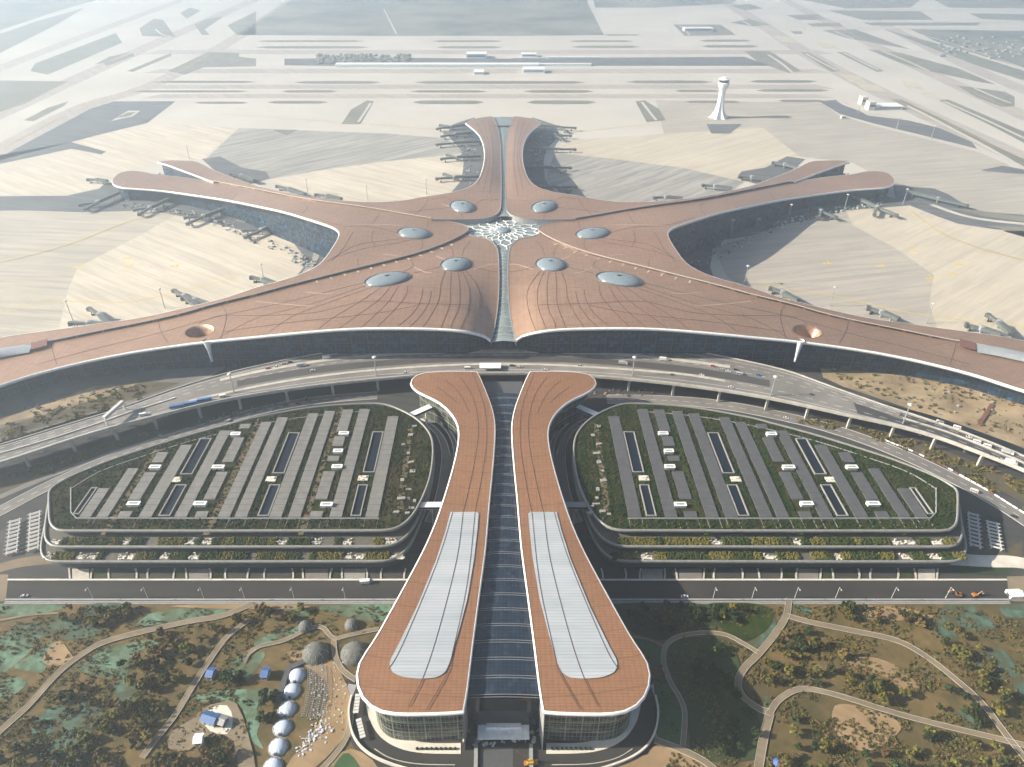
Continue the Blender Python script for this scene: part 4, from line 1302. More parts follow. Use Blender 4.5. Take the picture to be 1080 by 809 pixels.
# ------------------------------------------------------------------ control tower
tp = P(757.5, 124)
tower = thing("control_tower", "slender white air traffic control tower with flared foot, far out on the apron", "control tower", (tp.x, tp.y, 0))
b = MB()
n = 24
rows = []
for z, r, fl in ((0, 17, .28), (6, 12.5, .24), (14, 9.0, .18), (26, 7.0, .1), (40, 6.4, .05), (52, 6.8, .02), (58, 7.6, 0)):
    rows.append([(r * (1 + fl * math.cos(6 * a)) * math.cos(a), r * (1 + fl * math.cos(6 * a)) * math.sin(a), z) for a in [2 * math.pi * k / 48 for k in range(48)]])
b.grid(rows, 0, True); b.build("shaft", M["white_metal"], tower, True)
b = MB(); b.lathe([(7.6, 58), (10.2, 63), (11.4, 68.5), (11.0, 70), (9.0, 70.2)], (0, 0, 0), 32); b.build("head", M["white_metal"], tower, True)
b = MB(); b.lathe([(9.4, 70.2), (10.6, 75.4), (.05, 75.4)], (0, 0, 0), 24); b.build("cabin_window", M["glass_black"], tower)
b = MB(); b.lathe([(.05, 75.3), (11.6, 75.5), (11.4, 77), (6, 77.8), (5.5, 80), (.05, 80.2)], (0, 0, 0), 28); cr = b.build("cabin_roof", M["white_metal"], tower)
b = MB(); b.tube((1, 0, 80), (1, 0, 88), .25, .1, 5); b.build("aerial", M["steel"], cr)
b = MB()
for k in range(12):
    a = 2 * math.pi * k / 12
    b.tube((8.0 * math.cos(a), 8.0 * math.sin(a), 57), (11.7 * math.cos(a + .2), 11.7 * math.sin(a + .2), 69), .45, .45, 5)
b.build("head_rib", M["light_grey"], tower)

# ------------------------------------------------------------------ far buildings
def shed(name, label, cat, px, py, w, d, h, m="white_metal", rz=0.0, wins=True, group=None):
    p = P(px, py)
    o = thing(name, label, cat, (p.x, p.y + d / 2, 0), rz, group)
    b = MB(); b.box((0, 0, 0), (w, d, h)); b.build("wall", M[m], o)
    b = MB(); b.box((0, 0, h), (w + 1, d + 1, max(.5, h * .07))); b.build("roof", M["white_metal" if m != "pale_concrete" else "pale_concrete"], o)
    if wins:
        b = MB(); b.box((0, -d / 2 - .06, h * .45), (w * .86, .12, h * .28)); b.build("window", M["glass_black"], o)
    return o
shed("hangar", "long low white building in line with the far runway strip", "building", 461, 71, 560, 26, 7, wins=False)
shed("hangar", "white square hangar behind the long low white building", "hangar", 502.5, 62, 58, 40, 12)
shed("hangar", "white square shed just in front of the long low white building", "hangar", 505, 79, 26, 34, 7)
shed("hangar", "white square hangar right of the centre line, nearer of two", "hangar", 563, 77.5, 58, 36, 10)
shed("hangar", "white hangar right of the centre line, farther of two", "hangar", 558, 60.5, 44, 30, 8)
shed("hangar", "narrow white building beside the dark strip right of centre", "building", 595, 70, 150, 12, 6, wins=False)
shed("hangar", "slim white building on the far side of the dark strip", "building", 604, 62.5, 150, 10, 5, wins=False)
shed("fire_station", "grey building with a white end, on a grass island near the far taxiways", "building", 737, 33.5, 100, 36, 10, "light_grey")
shed("office_block", "cream box shaped building, left one of two beside the curved service road", "building", 911, 111, 12, 20, 16, "pale_concrete")
shed("office_block", "cream box shaped building, right one of two beside the curved service road", "building", 919, 116.5, 14, 20, 16, "pale_concrete")
shed("depot", "low grey depot behind the two cream buildings by the service road", "building", 938, 116, 58, 34, 7, "light_grey")
shed("guard_hut", "tiny cream hut at the edge of the dark service area", "hut", 889.5, 125.5, 9, 7, 5, "pale_concrete")
rnd = random.Random(11)
b = MB()
for _ in range(150):
    px, py = rnd.uniform(990, 1190), rnd.uniform(38, 62)
    if py < 36 + (1000 - px) * .02: continue
    p = P(px, py); h = rnd.uniform(4, 11)
    b.box((p.x, p.y, 0), (rnd.uniform(6, 16), rnd.uniform(6, 10), h * .45), rnd.uniform(-.2, .2), 0 if rnd.random() < .6 else 1)
struct(b.build("distant_town", [M["concrete_dim"], M["mid_grey"]]), "stuff")
b = MB()
for _ in range(330):
    px, py = rnd.uniform(334, 432), rnd.uniform(58.5, 67.5)
    p = P(px, py); h = rnd.uniform(4, 12); r = rnd.uniform(4, 8); h *= .7
    b.lathe([(r * .6, 0), (r, h * .5), (.1, h)], (p.x, p.y, 0), 6, 0 if rnd.random() < .7 else 1)
struct(b.build("distant_grove", [M["far_field"], M["dry_grass"]]), "stuff")

# ------------------------------------------------------------------ boarding bridges and apron lamps
def jet_bridge(a, c, label, group, fork=True):
    """a, c: pixel of the terminal end and of the aircraft end on the ground"""
    A, B = P(*a, 7), P(*c, 4)
    A.z = B.z = 0
    d = B - A; L = d.length; rz = math.atan2(d.y, d.x)
    o = thing("boarding_bridge", label, "boarding bridge", (A.x, A.y, 0), rz, group)
    z = 5.2
    b = MB(); b.box((L * .3, 0, z), (L * .6, 6.2, 3.6)); b.box((L * .3, 0, z + 3.6), (L * .6, 4.6, .5)); b.build("walkway", M["bridge_grey"], o)
    b = MB(); b.lathe([(3.0, z - .5), (3.0, z + 4.2), (.1, z + 4.8)], (L * .6, 0, 0), 12); b.tube((L * .6, 0, 0), (L * .6, 0, z), .9, .9, 8); b.build("rotunda", M["steel"], o)
    b = MB()
    q0, q1 = Vector((L * .6, 0, z)), Vector((L * .97, 3, z - 1.2))
    dd = q1 - q0; r2 = math.atan2(dd.y, dd.x); mid = (q0 + q1) / 2
    b.box((mid.x, mid.y, z - .6), (dd.length, 3.2, 3.1), r2); b.build("tunnel", M["bridge_grey"], o)
    b = MB(); b.box((q1.x + 1, q1.y + .5, z - 1.6), (4.6, 4.6, 4.0), r2 + .4); b.build("cab", M["dark_grey"], o)
    b = MB()
    w = q0.lerp(q1, .8)
    for s in (-1.5, 1.5): b.box((w.x, w.y + s, 0), (.8, .7, z - .6))
    b.box((w.x, w.y, .3), (2.2, 4.4, .9)); b.build("undercarriage", M["tyre"], o)
    b = MB(); b.box((L * .25, 0, 0), (1.0, 3.0, z)); b.box((L * .25, 0, z - .8), (1.2, 4.8, .8)); b.build("support", M["steel"], o)
    if fork:
        b = MB()
        q1 = Vector((L * .82, -L * .26, z - 1.2)); dd = q1 - q0; r2 = math.atan2(dd.y, dd.x); mid = (q0 + q1) / 2
        b.box((mid.x, mid.y, z - .6), (dd.length, 3.2, 3.1), r2); b.box((q1.x, q1.y, z - 1.6), (4.6, 4.6, 4.0), r2 + .3); b.box((mid.x * .4 + q1.x * .6, mid.y * .4 + q1.y * .6, 0), (1, 3, z - .6), r2)
        b.build("second_tunnel", M["bridge_grey"], o)
    return o
plain("bridge_grey", (0.1, 0.115, 0.112), 0.5)
G1 = "boarding bridges on the left side of the terminal"; G2 = "boarding bridges on the right side of the terminal"; G3 = "boarding bridges along the far pier"
for i, (a, c) in enumerate((((126, 203), (88, 222)), ((178, 210), (145, 227)), ((242, 218), (196, 237)), ((303, 233), (257, 251)))):
    jet_bridge(a, c, ("first", "second", "third", "fourth")[i] + " bridge from the tip along the near side of the far left pier", G1)
for a, c, w in (((292, 300), (268, 293), "nearest the inner corner of the left bay"), ((222, 322), (196, 315), "next to the tall lamp in the left bay"), ((208, 323), (187, 307), "leaning away from the lamp in the left bay"), ((120, 344), (77, 341), "by the nearest lamp of the left bay"), ((118, 345), (98, 326), "zigzag one at the mouth of the left bay")):
    jet_bridge(a, c, "dark bridge behind the near left pier, " + w, G1, False)
for i, (a, c) in enumerate((((268, 190), (246, 184)), ((322, 205), (294, 197)), ((360, 210), (335, 206)))):
    jet_bridge(a, c, ("outermost", "middle", "innermost")[i] + " boarding bridge behind the far left pier, on its far side", G1, False)
jet_bridge((113, 191), (95, 190), "boarding bridge at the very tip of the far left pier", G1, False)
for i, (a, c) in enumerate((((720, 245), (757, 260)), ((782, 224), (812, 240)), ((845, 213), (880, 231)), ((898, 206), (944, 229)))):
    jet_bridge(a, c, ("innermost", "second", "third", "outermost")[i] + " bridge on the near side of the far right pier", G2)
for a, c, w in (((842, 317), (815, 305), "nearest the inner corner of the right bay"), ((948, 337), (918, 326), "in the middle of the right bay"), ((1056, 353), (1021, 344), "lying low at the mouth of the right bay"), ((1066, 353), (1045, 334), "standing up at the mouth of the right bay")):
    jet_bridge(a, c, "dark bridge behind the near right pier, " + w, G2, False)
for i, (a, c) in enumerate((((845, 178), (816, 172)), ((812, 189), (780, 187)), ((772, 199), (742, 196)), ((720, 209), (690, 209)))):
    jet_bridge(a, c, ("outermost", "second outermost", "second innermost", "innermost")[i] + " boarding bridge on the far side of the far right pier", G2, False)
jet_bridge((945, 199), (1020, 219), "long dark boarding bridge at the tip of the far right pier", G2, False)
for i, y in enumerate((131, 139.5, 149, 164.5, 186)):
    jet_bridge((500 + min(8, i * 2.5), y), (460 + (i % 2) * 5, y + 5.5 - i * .6), ("farthest", "second farthest", "middle", "second nearest", "nearest")[i] + " boarding bridge left of the far pier", G3, i != 2)
for i, y in enumerate((132, 141, 156, 176, 197)):
    jet_bridge((563 - min(9, i * 2.5) + (9 if i == 4 else 0), y), (607 - (i % 2) * 5, y + 4.5 - i * .6), ("farthest", "second farthest", "middle", "second nearest", "nearest")[i] + " boarding bridge right of the far pier", G3, i != 2)
def lamp_mast(px, py, label, h=24.0, group="tall lamp masts on the aprons", z=0.0):
    p = P(px, py, z)
    o = thing("lamp_mast", label, "lamp mast", p, 0, group)
    b = MB(); b.tube((0, 0, 0), (0, 0, h), .55, .3, 8); b.build("pole", M["steel"], o)
    b = MB(); b.lathe([(1.8, h - .4), (2.2, h), (1.4, h + .7), (.05, h + .9)], (0, 0, 0), 10); b.build("lamp_ring", M["light_grey"], o)
    return o
for px, py, w in ((77, 338, "at the mouth of the left bay, between two dark bridges"), (174, 325, "in the middle of the left bay"), (279, 298, "at the inner end of the left bay"), (200, 168, "behind the tip of the far left pier"), (325, 205, "on the far side of the far left pier, outer one"), (388, 212, "on the far side of the far left pier, inner one"),
                  (450, 205, "left of the root of the far pier"), (770, 250, "at the inner end of the right bay"), (831, 233, "third along the near side of the far right pier"), (890, 222, "beside the outermost bridge of the far right pier"), (952, 216, "beyond the tip of the far right pier"), (785, 300, "close to the near right pier's inner curve"),
                  (875, 323, "in the middle of the right bay"), (977, 341, "at the mouth of the right bay"), (905, 121, "beside the cream buildings"), (945, 137, "at the dark service wedge, left one"), (982, 146, "at the dark service wedge, right one")):
    lamp_mast(px, py, "thin grey lamp mast " + w)

rnd = random.Random(77); b = MB()
for side in (-1, 1):
    for curve, d0, d1, n in ((cBout[:30], 4, 24, 170), (cBout[30:], 8, 16, 40), (cCout[20:], 6, 40, 130), (cCout[:20], 6, 20, 50)):
        q = resample(curve, 3.0); nn = normals2(q)
        for _ in range(n):
            k = rnd.randrange(len(q)); p = q[k]; d = nn[k]
            for s_ in (1, -1):
                v = p + d * s_ * rnd.uniform(d0, d1)
                if not (inside([(u.x, u.y) for u in cBout + cBend + cABb + cBtip + cBC + cBgap], np.array([v.x]), np.array([v.y]))[0] or inside([(u.x, u.y) for u in BC_for_C + cCgap + cCout + cCend + cCin], np.array([v.x]), np.array([v.y]))[0]):
                    s = rnd.uniform(1.2, 5); b.box((v.x * -side, v.y, .1), (s, s * rnd.uniform(.3, .6), rnd.uniform(.8, 2.6)), rnd.random() * 3, rnd.randrange(4))
struct(b.build("stand_equipment", [M["mid_grey"], M["dark_grey"], M["steel"], M["light_grey"]]), "stuff")
# ------------------------------------------------------------------ ground between terminal and park
surface("dark_ground", [(0.3, (0.03, 0.032, 0.036)), (0.7, (0.055, 0.055, 0.056))], (0.09, 0.088, 0.082), 0.2, 0.4, 0.02)
surface("bank_soil", [(0.3, (0.06, 0.053, 0.035)), (0.5, (0.1, 0.083, 0.055)), (0.7, (0.05, 0.055, 0.025))], None, scale=0.05)
surface("site_soil", [(0.25, (0.12, 0.1, 0.07)), (0.45, (0.28, 0.21, 0.13)), (0.6, (0.4, 0.31, 0.2)), (0.75, (0.17, 0.15, 0.1))], (0.09, 0.09, 0.06), 0.4, 0.5, 0.03, 0.08)
surface("grey_soil", [(0.3, (0.11, 0.11, 0.11)), (0.5, (0.16, 0.155, 0.15)), (0.7, (0.22, 0.205, 0.18))], (0.07, 0.07, 0.06), 0.4, 0.5, 0.03, 0.08)
surface("park_soil", [(0.28, (0.075, 0.068, 0.025)), (0.42, (0.135, 0.1, 0.038)), (0.56, (0.21, 0.138, 0.058)), (0.72, (0.105, 0.095, 0.035))], (0.05, 0.045, 0.02), 0.5, 0.6, 0.06, 0.1, 0.22, 0, 0.75)
surface("tan_soil", [(0.3, (0.22, 0.15, 0.08)), (0.7, (0.34, 0.24, 0.14))], (0.14, 0.1, 0.06), 0.5, 0.4, 0.05)
surface("path_dirt", [(0.3, (0.2, 0.16, 0.112)), (0.7, (0.28, 0.225, 0.16))], (0.12, 0.1, 0.065), 0.5, 0.6, 0.08, .1, .3, 0, .5)
surface("net_green", [(0.33, (0.11, 0.08, 0.04)), (0.42, (0.07, 0.15, 0.1)), (0.55, (0.14, 0.27, 0.19)), (0.75, (0.2, 0.33, 0.25))], (0.08, 0.085, 0.045), 0.5, 0.75, 0.12, 0.14, 0.3, 0, 0.6)
surface("net_teal", [(0.42, (0.09, 0.075, 0.035)), (0.48, (0.045, 0.11, 0.09)), (0.58, (0.085, 0.19, 0.16)), (0.75, (0.16, 0.26, 0.21))], (0.07, 0.07, 0.035), 0.5, 0.75, 0.12, 0.14, 0.3, 0, 0.6)
surface("lawn", [(0.3, (0.022, 0.035, 0.016)), (0.55, (0.035, 0.055, 0.02)), (0.75, (0.055, 0.065, 0.028))], None, scale=0.04)
surface("lawn_bright", [(0.3, (0.03, 0.075, 0.03)), (0.7, (0.055, 0.105, 0.04))], None, scale=0.05)
surface("street_asphalt", [(0.3, (0.026, 0.025, 0.026)), (0.7, (0.04, 0.038, 0.037))], (0.06, 0.056, 0.052), 0.02, 0.35, 0.02)

patch("ground_soil", [(-200, 420), (0, 395), (130, 360), (280, 352), (531, 348), (782, 352), (930, 360), (1080, 395), (1280, 420), (1280, 640), (-200, 640)], .02, "dark_ground")
patch("ground_soil", [(-200, 440), (0, 412), (60, 392), (130, 378), (215, 372), (245, 378), (215, 402), (140, 430), (60, 452), (0, 470), (-200, 530)], .04, "grey_soil", 2)
patch("ground_soil", [(-60, 463), (0, 448), (50, 436), (90, 425), (125, 415), (150, 404), (100, 407), (60, 421), (20, 436), (-60, 452)], .07, "site_soil")
patch("ground_soil", [(-60, 480), (0, 462), (60, 446), (120, 428), (190, 404), (150, 402), (120, 416), (70, 430), (0, 452), (-60, 466)], .1, "bank_soil")
patch("ground_soil", [(862, 378), (905, 380), (960, 384), (1010, 393), (1060, 410), (1280, 470), (1280, 545), (1080, 478), (1020, 455), (950, 428), (890, 408), (868, 398)], .05, "site_soil")
patch("ground_soil", [(830, 442), (870, 441), (960, 462), (1080, 506), (1280, 585), (1280, 640), (1080, 530), (1000, 490), (920, 462)], .05, "bank_soil")
patch("ground_soil", [(-200, 560), (0, 500), (100, 470), (150, 455), (190, 452), (130, 478), (60, 500), (0, 520), (-200, 590)], .05, "bank_soil")
patch("verge", [(-60, 615), (0, 592), (40, 570), (52, 553), (30, 552), (0, 560), (-60, 580)], .05, "bank_soil")
# lower ring roads behind the car parks
def road(name, pts, w, m="road_worn", z=.14, kerb=True):
    band(name, pts, w, z, m)
    if kerb:
        q = resample(catmull(PS(pts, 0), 4), 6)
        b = MB()
        for s in (-1, 1):
            b.ribbon([(p.x, p.y, 0) for p in offset(q, s * (w / 2 + .2))], .5, z + .16)
        struct(b.build("road_kerb", M["light_grey"]))
R1 = [(640, 421), (700, 422), (760, 427), (810, 436), (860, 447.5), (910, 463), (960, 483), (1010, 507), (1047, 527), (1085, 551), (1140, 590)]
road("ring_road", R1, 13)
R2 = [(-60, 570), (0, 543), (40, 522), (80, 503), (120, 486), (165, 470.5), (215, 455), (270, 438), (330, 426), (400, 420)]
road("ring_road", [(a - 2, b_ - 3) for a, b_ in R2], 11)
road("ring_road", [(-60, 550), (0, 524), (50, 503), (100, 484), (150, 468), (200, 452)], 6, "road_worn", .16, False)
# service yards and ramps between the hall and the car parks
for m_ in (lambda p: p, mir):
    for q, w in (([(455, 447), (466, 458), (472, 475), (471, 500), (465, 530), (455, 552)], 5.0), ([(447, 440), (462, 448), (474, 462), (480, 480)], 4.0)):
        qq = resample(catmull(PS(m_(q), 0), 4), 5)
        b = MB(); b.ribbon([(p.x, p.y, 0) for p in offset(qq, w)], .6, 1.3); b.ribbon([(p.x, p.y, 0) for p in offset(qq, -w)], .6, 1.3)
        struct(b.build("ramp_wall", M["light_grey"]))
        band("ramp", m_(q), w * 2 - .8, .1, "road_worn")
# side banks by the outer ends of the car parks
band("road", [(1140, 612), (1080, 594), (1040, 592), (1005, 590), (985, 590)], 11, .15, "pale_concrete")
patch("verge", [(1012, 590), (1050, 585), (1078, 570), (1078, 590), (1060, 597), (1012, 598)], .05, "bank_soil")
patch("grass", [(1011, 599), (1062, 599), (1072, 602), (1062, 606), (1011, 606)], .2, "lawn")
band("road", [(-60, 618), (0, 599), (20, 594), (40, 591), (70, 589)], 9, .15, "path_dirt")
for pts in ([(1005, 540), (1045, 556), (1052, 570), (1048, 585), (1008, 588)],):
    patch("parking_yard", pts, .08, "asphalt")
patch("parking_yard", [(0, 560), (45, 536), (50, 588), (20, 592), (0, 596)], .08, "asphalt")

# the straight street and its edges
patch("street", [(8, 612.5), (1062, 612.5), (1064, 632), (6, 632)], .1, "street_asphalt")
patch("street", [(-200, 606), (9, 606), (6, 634), (-200, 640)], .12, "path_dirt")
patch("street", [(1062, 608), (1280, 604), (1280, 640), (1064, 634)], .12, "path_dirt")
b = MB()
b.ribbon([P(6, 633.2), P(1064, 633.2)], 1.2, 1.1); b.ribbon([P(6, 635.6), P(1064, 635.6)], .5, .5)
struct(b.build("street_wall", M["mid_grey"]))
patch("pavement", [(6, 632.8), (1064, 632.8), (1066, 637.2), (4, 637.2)], .15, "concrete_dim")
b = MB(); b.ribbon([P(8, 611.6), P(1062, 611.6)], 1.4, .35); struct(b.build("street_kerb", M["pale_concrete"]))
for m_ in (lambda p: p, mir):
    for i in range(9):
        x0 = 74 + i * 41
        w = 22 + (i * 7) % 9
        q = [(x0, 611), (x0 - .4, 606), (x0 - 1 + (i % 3), 600)]
        q2 = [(x0 + w, 611), (x0 + w + .4, 606), (x0 + w + 2 - (i % 2) * 3, 600)]
        b = MB()
        b.ribbon(resample(catmull(PS(m_(q)), 4), 2), 1.1, .7); b.ribbon(resample(catmull(PS(m_(q2)), 4), 2), 1.1, .7)
        struct(b.build("ramp_kerb", M["concrete"]))
        patch("ramp", m_([(x0 + 2, 611), (x0 + w - 2, 611), (x0 + w - 2, 600), (x0 + 2, 600)]), .16, ("concrete", "dark_ground", "concrete_dim", "dark_ground", "road_worn")[(i * 3 + i // 4) % 5])
        if i % 3 != 1:
            patch("planting_bed", m_([(x0 + w + 3, 610), (x0 + 38, 610), (x0 + 37, 601), (x0 + w + 4, 601)]), .2, ("lawn", "roof_garden")[i % 2])
def street_lamp(px, py, label):
    p = P(px, py)
    o = thing("street_lamp", label, "street lamp", p, 0, "street lamps along the straight street")
    b = MB(); b.tube((0, 0, 0), (0, 0, 11), .2, .12, 6); b.build("pole", M["light_grey"], o)
    b = MB(); b.tube((0, 0, 10.8), (0, -2.2, 11.3), .1, .08, 5); b.box((0, -2.6, 11.15), (.5, 1.3, .22)); b.build("lamp_head", M["light_grey"], o)
for px, w in ((98, "left part of the street, leftmost"), (156, "left part of the street, second from the left"), (215, "left part of the street, third from the left"), (258, "left part of the street, fourth from the left"), (310, "left part of the street, fifth from the left"), (364, "left part of the street, nearest to the hall"),
              (752, "right part of the street, nearest to the hall"), (793, "right part of the street, second from the hall"), (838, "right part of the street, third from the hall"), (881, "right part of the street, fourth from the hall"), (997, "right part of the street, rightmost"), (940, "right part of the street, second from the right")):
    street_lamp(px, 631, "thin street lamp on the " + w)

# forecourt of the station hall: loop road, pavement ring, outer walls
fore = [(374, 715), (366, 735), (364, 760), (370, 783), (385, 800), (405, 812), (440, 830), (531, 840)]
patch("forecourt", fore + list(reversed(mir(fore[:-1]))), .2, "street_asphalt", 3)
for m_ in (lambda p: p, mir):
    ring = m_([(385, 735), (387, 748), (391, 762), (402, 778), (420, 789), (445, 794.5), (486, 795.5)])
    inner = m_([(410, 735), (408, 748), (411, 760), (420, 772), (436, 781), (455, 784), (486, 784)])
    q1, q2 = [even(catmull(PS(x, 0), 4), 40) for x in (ring, inner)]
    b = MB(); b.grid([[(p.x, p.y, .2) for p in q1], [(p.x, p.y, .42) for p in q1], [(p.x, p.y, .42) for p in q2]])
    struct(b.build("pavement", M["pale_concrete"], None, False))
    q = resample(catmull(PS(m_([(371, 735), (368, 752), (371, 772), (380, 788), (396, 800), (418, 809), (440, 815)]), 0), 4), 3)
    b = MB(); b.ribbon([(p.x, p.y, 0) for p in q], 1.0, 2.2)
    struct(b.build("ramp_wall", M["pale_concrete"]))
    band("ramp", m_([(372, 722), (366, 740), (364, 760), (368, 778)]), 5, .3, "mid_grey")
    q = resample(catmull(PS(m_([(395, 790), (412, 800), (440, 806), (480, 807)]), 0), 4), 3)
    b = MB(); b.ribbon([(p.x, p.y, 0.2) for p in q], .4, .25); struct(b.build("lane_kerb", M["concrete"]))
    q = PS(m_([(502, 786), (502, 800), (501, 840)]), 0)
    b = MB(); b.ribbon([(p.x, p.y, 0.2) for p in q], 2.0, 1.6); struct(b.build("ramp_wall", M["mid_grey"]))
patch("underpass", [(507, 788), (541, 788), (541, 845), (506, 845)], .24, "dark_grey")
rnd = random.Random(5)
b = MB()
for _ in range(60):
    p = P(rnd.uniform(488, 575), rnd.uniform(768, 786)); b.box((p.x, p.y, .2), (rnd.uniform(.4, 3), rnd.uniform(.4, 1.6), rnd.uniform(.3, 1.6)), rnd.random() * 3, rnd.randrange(3))
struct(b.build("building_material", [M["light_grey"], M["concrete"], M["steel"]]), "stuff")

# covered walkways that link the hall with the car parks
def skyway(a, c, z, w, label, m="white_metal", h=3.0):
    A, B = P(*a, z), P(*c, z)
    d = B - A; rz = math.atan2(d.y, d.x); mid = (A + B) / 2
    o = thing("covered_footbridge", label, "footbridge", (mid.x, mid.y, 0), rz)
    L = d.length
    b = MB(); b.box((0, 0, z - h), (L, w, .5)); b.build("deck", M["concrete"], o)
    b = MB(); b.box((0, 0, z - .35), (L, w + .8, .4)); b.build("roof", M[m], o)
    b = MB()
    for s in (-1, 1): b.box((0, s * (w / 2 - .15), z - h + .5), (L * .99, .15, h - .9))
    b.build("glass_side", M["glass_black"], o)
    b = MB()
    for s in (-.3, .3): b.box((s * L, 0, 0), (.9, 1.6, z - h))
    b.build("support", M["concrete"], o)
skyway((427, 440), (454, 428), 18, 5, "white roofed footbridge from the hall's far end to the left car park")
skyway((637, 440), (609, 428), 18, 5, "white roofed footbridge from the hall's far end to the right car park")
skyway((404, 532.5), (468, 532), 20, 4.5, "pale footbridge between the left car park's roof and the middle of the hall")
skyway((658, 532.5), (594, 532), 20, 4.5, "shaded footbridge between the right car park's roof and the middle of the hall", "mid_grey")  # grey roof instead of white: the hall's shade put into its colour
# white shelter on the raised road
p = P(517, 389, VZ); o = thing("bus_shelter", "white flat roofed shelter on the raised road behind the hall", "shelter", (p.x, p.y, VZ))
b = MB(); b.box((0, 0, 3.2), (20, 9, .6)); b.build("roof", M["white_metal"], o)
for sx in (-8, 8):
    b = MB(); b.box((sx, 0, 0), (.7, .7, 3.2)); b.build("post", M["steel"], o)
# sign gantry across the left approach
p = P(118, 446, VZ); o = thing("sign_gantry", "grey sign gantry across the left end of the raised road", "sign gantry", (p.x, p.y + 8, VZ), -.22)
b = MB(); b.box((0, 0, 6.5), (3.0, 24, 2.6)); b.build("beam", M["light_grey"], o)
for sy in (-11.4, 11.4):
    b = MB(); b.box((0, sy, 0), (1.4, 1.0, 6.5)); b.build("post", M["light_grey"], o)
# lamp poles and slanting masts of the raised road
for px, py, w in ((247, 414, "left part of the raised road"), (397, 396, "raised road left of the hall"), (667, 396, "raised road just right of the hall"), (813, 417, "right part of the raised road"), (952, 447, "fork of the raised road")):
    lamp_mast(px, py, "tall lamp mast on the " + w, 20, "lamp masts on the raised road", VZ)
# rows of steel canopies at the outer ends of the car parks
def canopy_row(a, c, n, label):
    A, B = P(*a), P(*c)
    d = B - A; L = d.length; rz = math.atan2(d.y, d.x)
    o = thing("steel_canopy", label, "canopy", (A.x, A.y, 0), rz, "steel canopies over the outdoor stands")
    b = MB()
    for k in range(n):
        x = L * (k + .5) / n
        b.box((x, 0, 2.5), (L / n * .5, 7.5, .18)); b.box((x, 0, 2.7), (.35, 9.5, .3))
    b.build("panel_row", M["light_grey"], o)
    b = MB()
    for s in (-3, 3): b.box((L / 2, s, 2.3), (L, .3, .25))
    b.build("rail", M["white_metal"], o)
    for k in range(n):
        for s in (-3, 3):
            b = MB(); b.box((L * (k + .5) / n, s, 0), (.3, .3, 2.3)); b.build("post", M["white_metal"], o)
canopy_row((13, 587), (17, 550), 9, "row of white steel canopies left of the left car park, the outer row")
canopy_row((36, 583), (38, 542), 10, "row of white steel canopies left of the left car park, the inner row")
canopy_row((1028, 580), (1025, 543), 9, "row of white steel canopies right of the right car park, the inner row")
canopy_row((1050, 582), (1045, 552), 8, "row of white steel canopies right of the right car park, the outer row")


b = MB()
for pts in (R1, [(a - 2, b_ - 3) for a, b_ in R2]):
    q = resample(catmull(PS(pts, .2), 4), 5)
    for k in range(0, len(q) - 1, 2):
        d = (q[k + 1] - q[k]).normalized(); n_ = Vector((-d.y, d.x, 0)) * .15
        b.face([q[k] - n_, q[k + 1] - n_, q[k + 1] + n_, q[k] + n_])
struct(b.build("lane_marking", M["white_metal"]))
# ------------------------------------------------------------------ park
patch("park_ground", [(-260, 637), (1320, 637), (1500, 900), (-440, 900)], .03, "park_soil")
for i, q in enumerate(([(0, 637), (40, 636.5), (70, 640), (38, 648), (0, 650), (-60, 650), (-60, 638)], [(145, 657), (170, 644), (237, 640), (240, 646), (170, 658), (150, 661)], [(0, 672), (25, 663), (45, 666), (35, 684), (12, 704), (0, 709), (-40, 700)],
          [(32, 692), (60, 676), (50, 697), (45, 709), (15, 704)], [(82, 706), (95, 694), (120, 682), (160, 675), (168, 679), (140, 691), (132, 716), (107, 714)], [(236, 713), (249, 693), (278, 688), (275, 700), (258, 720), (238, 718)],
          [(207, 733), (255, 727), (293, 729), (276, 737), (271, 749), (275, 760), (271, 775), (278, 790), (264, 780), (260, 764), (251, 742), (213, 740)], [(269, 678), (284, 669), (315, 660), (318, 664), (300, 675), (272, 682)], [(335, 640), (365, 638), (412, 638), (405, 655), (380, 653), (350, 647)],
          [(0, 720), (20, 715), (28, 722), (10, 735), (-10, 738)], [(300, 640), (330, 640), (325, 650), (305, 650)])):
    patch("dust_net", q, .1 + .01 * i, "net_green", 3)
for i, q in enumerate(([(92, 637.5), (132, 637), (130, 646), (105, 655), (90, 648)], [(40, 755), (75, 740), (110, 745), (95, 775), (60, 790), (35, 780)], [(50, 790), (90, 785), (100, 800), (60, 815)], [(120, 722), (140, 715), (150, 730), (128, 745)],
          [(992, 641), (1017, 638), (1035, 644), (1050, 666), (1017, 664), (995, 656)], [(1030, 690), (1045, 684), (1060, 688), (1075, 709), (1085, 739), (1072, 739), (1055, 714), (1032, 709)], [(832, 639), (852, 641), (855, 649), (838, 648)], [(805, 733), (822, 745), (811, 752)],
          [(1055, 640), (1080, 638), (1080, 652), (1060, 650)], [(1010, 750), (1030, 760), (1040, 775), (1018, 768)], [(975, 650), (1000, 660), (1010, 675), (990, 672)], [(10, 665), (40, 655), (90, 655), (110, 668), (70, 675), (30, 668)], [(780, 672), (812, 650), (818, 664), (798, 683)])):
    patch("dust_net", q, .25 + .01 * i, "net_teal", 3)
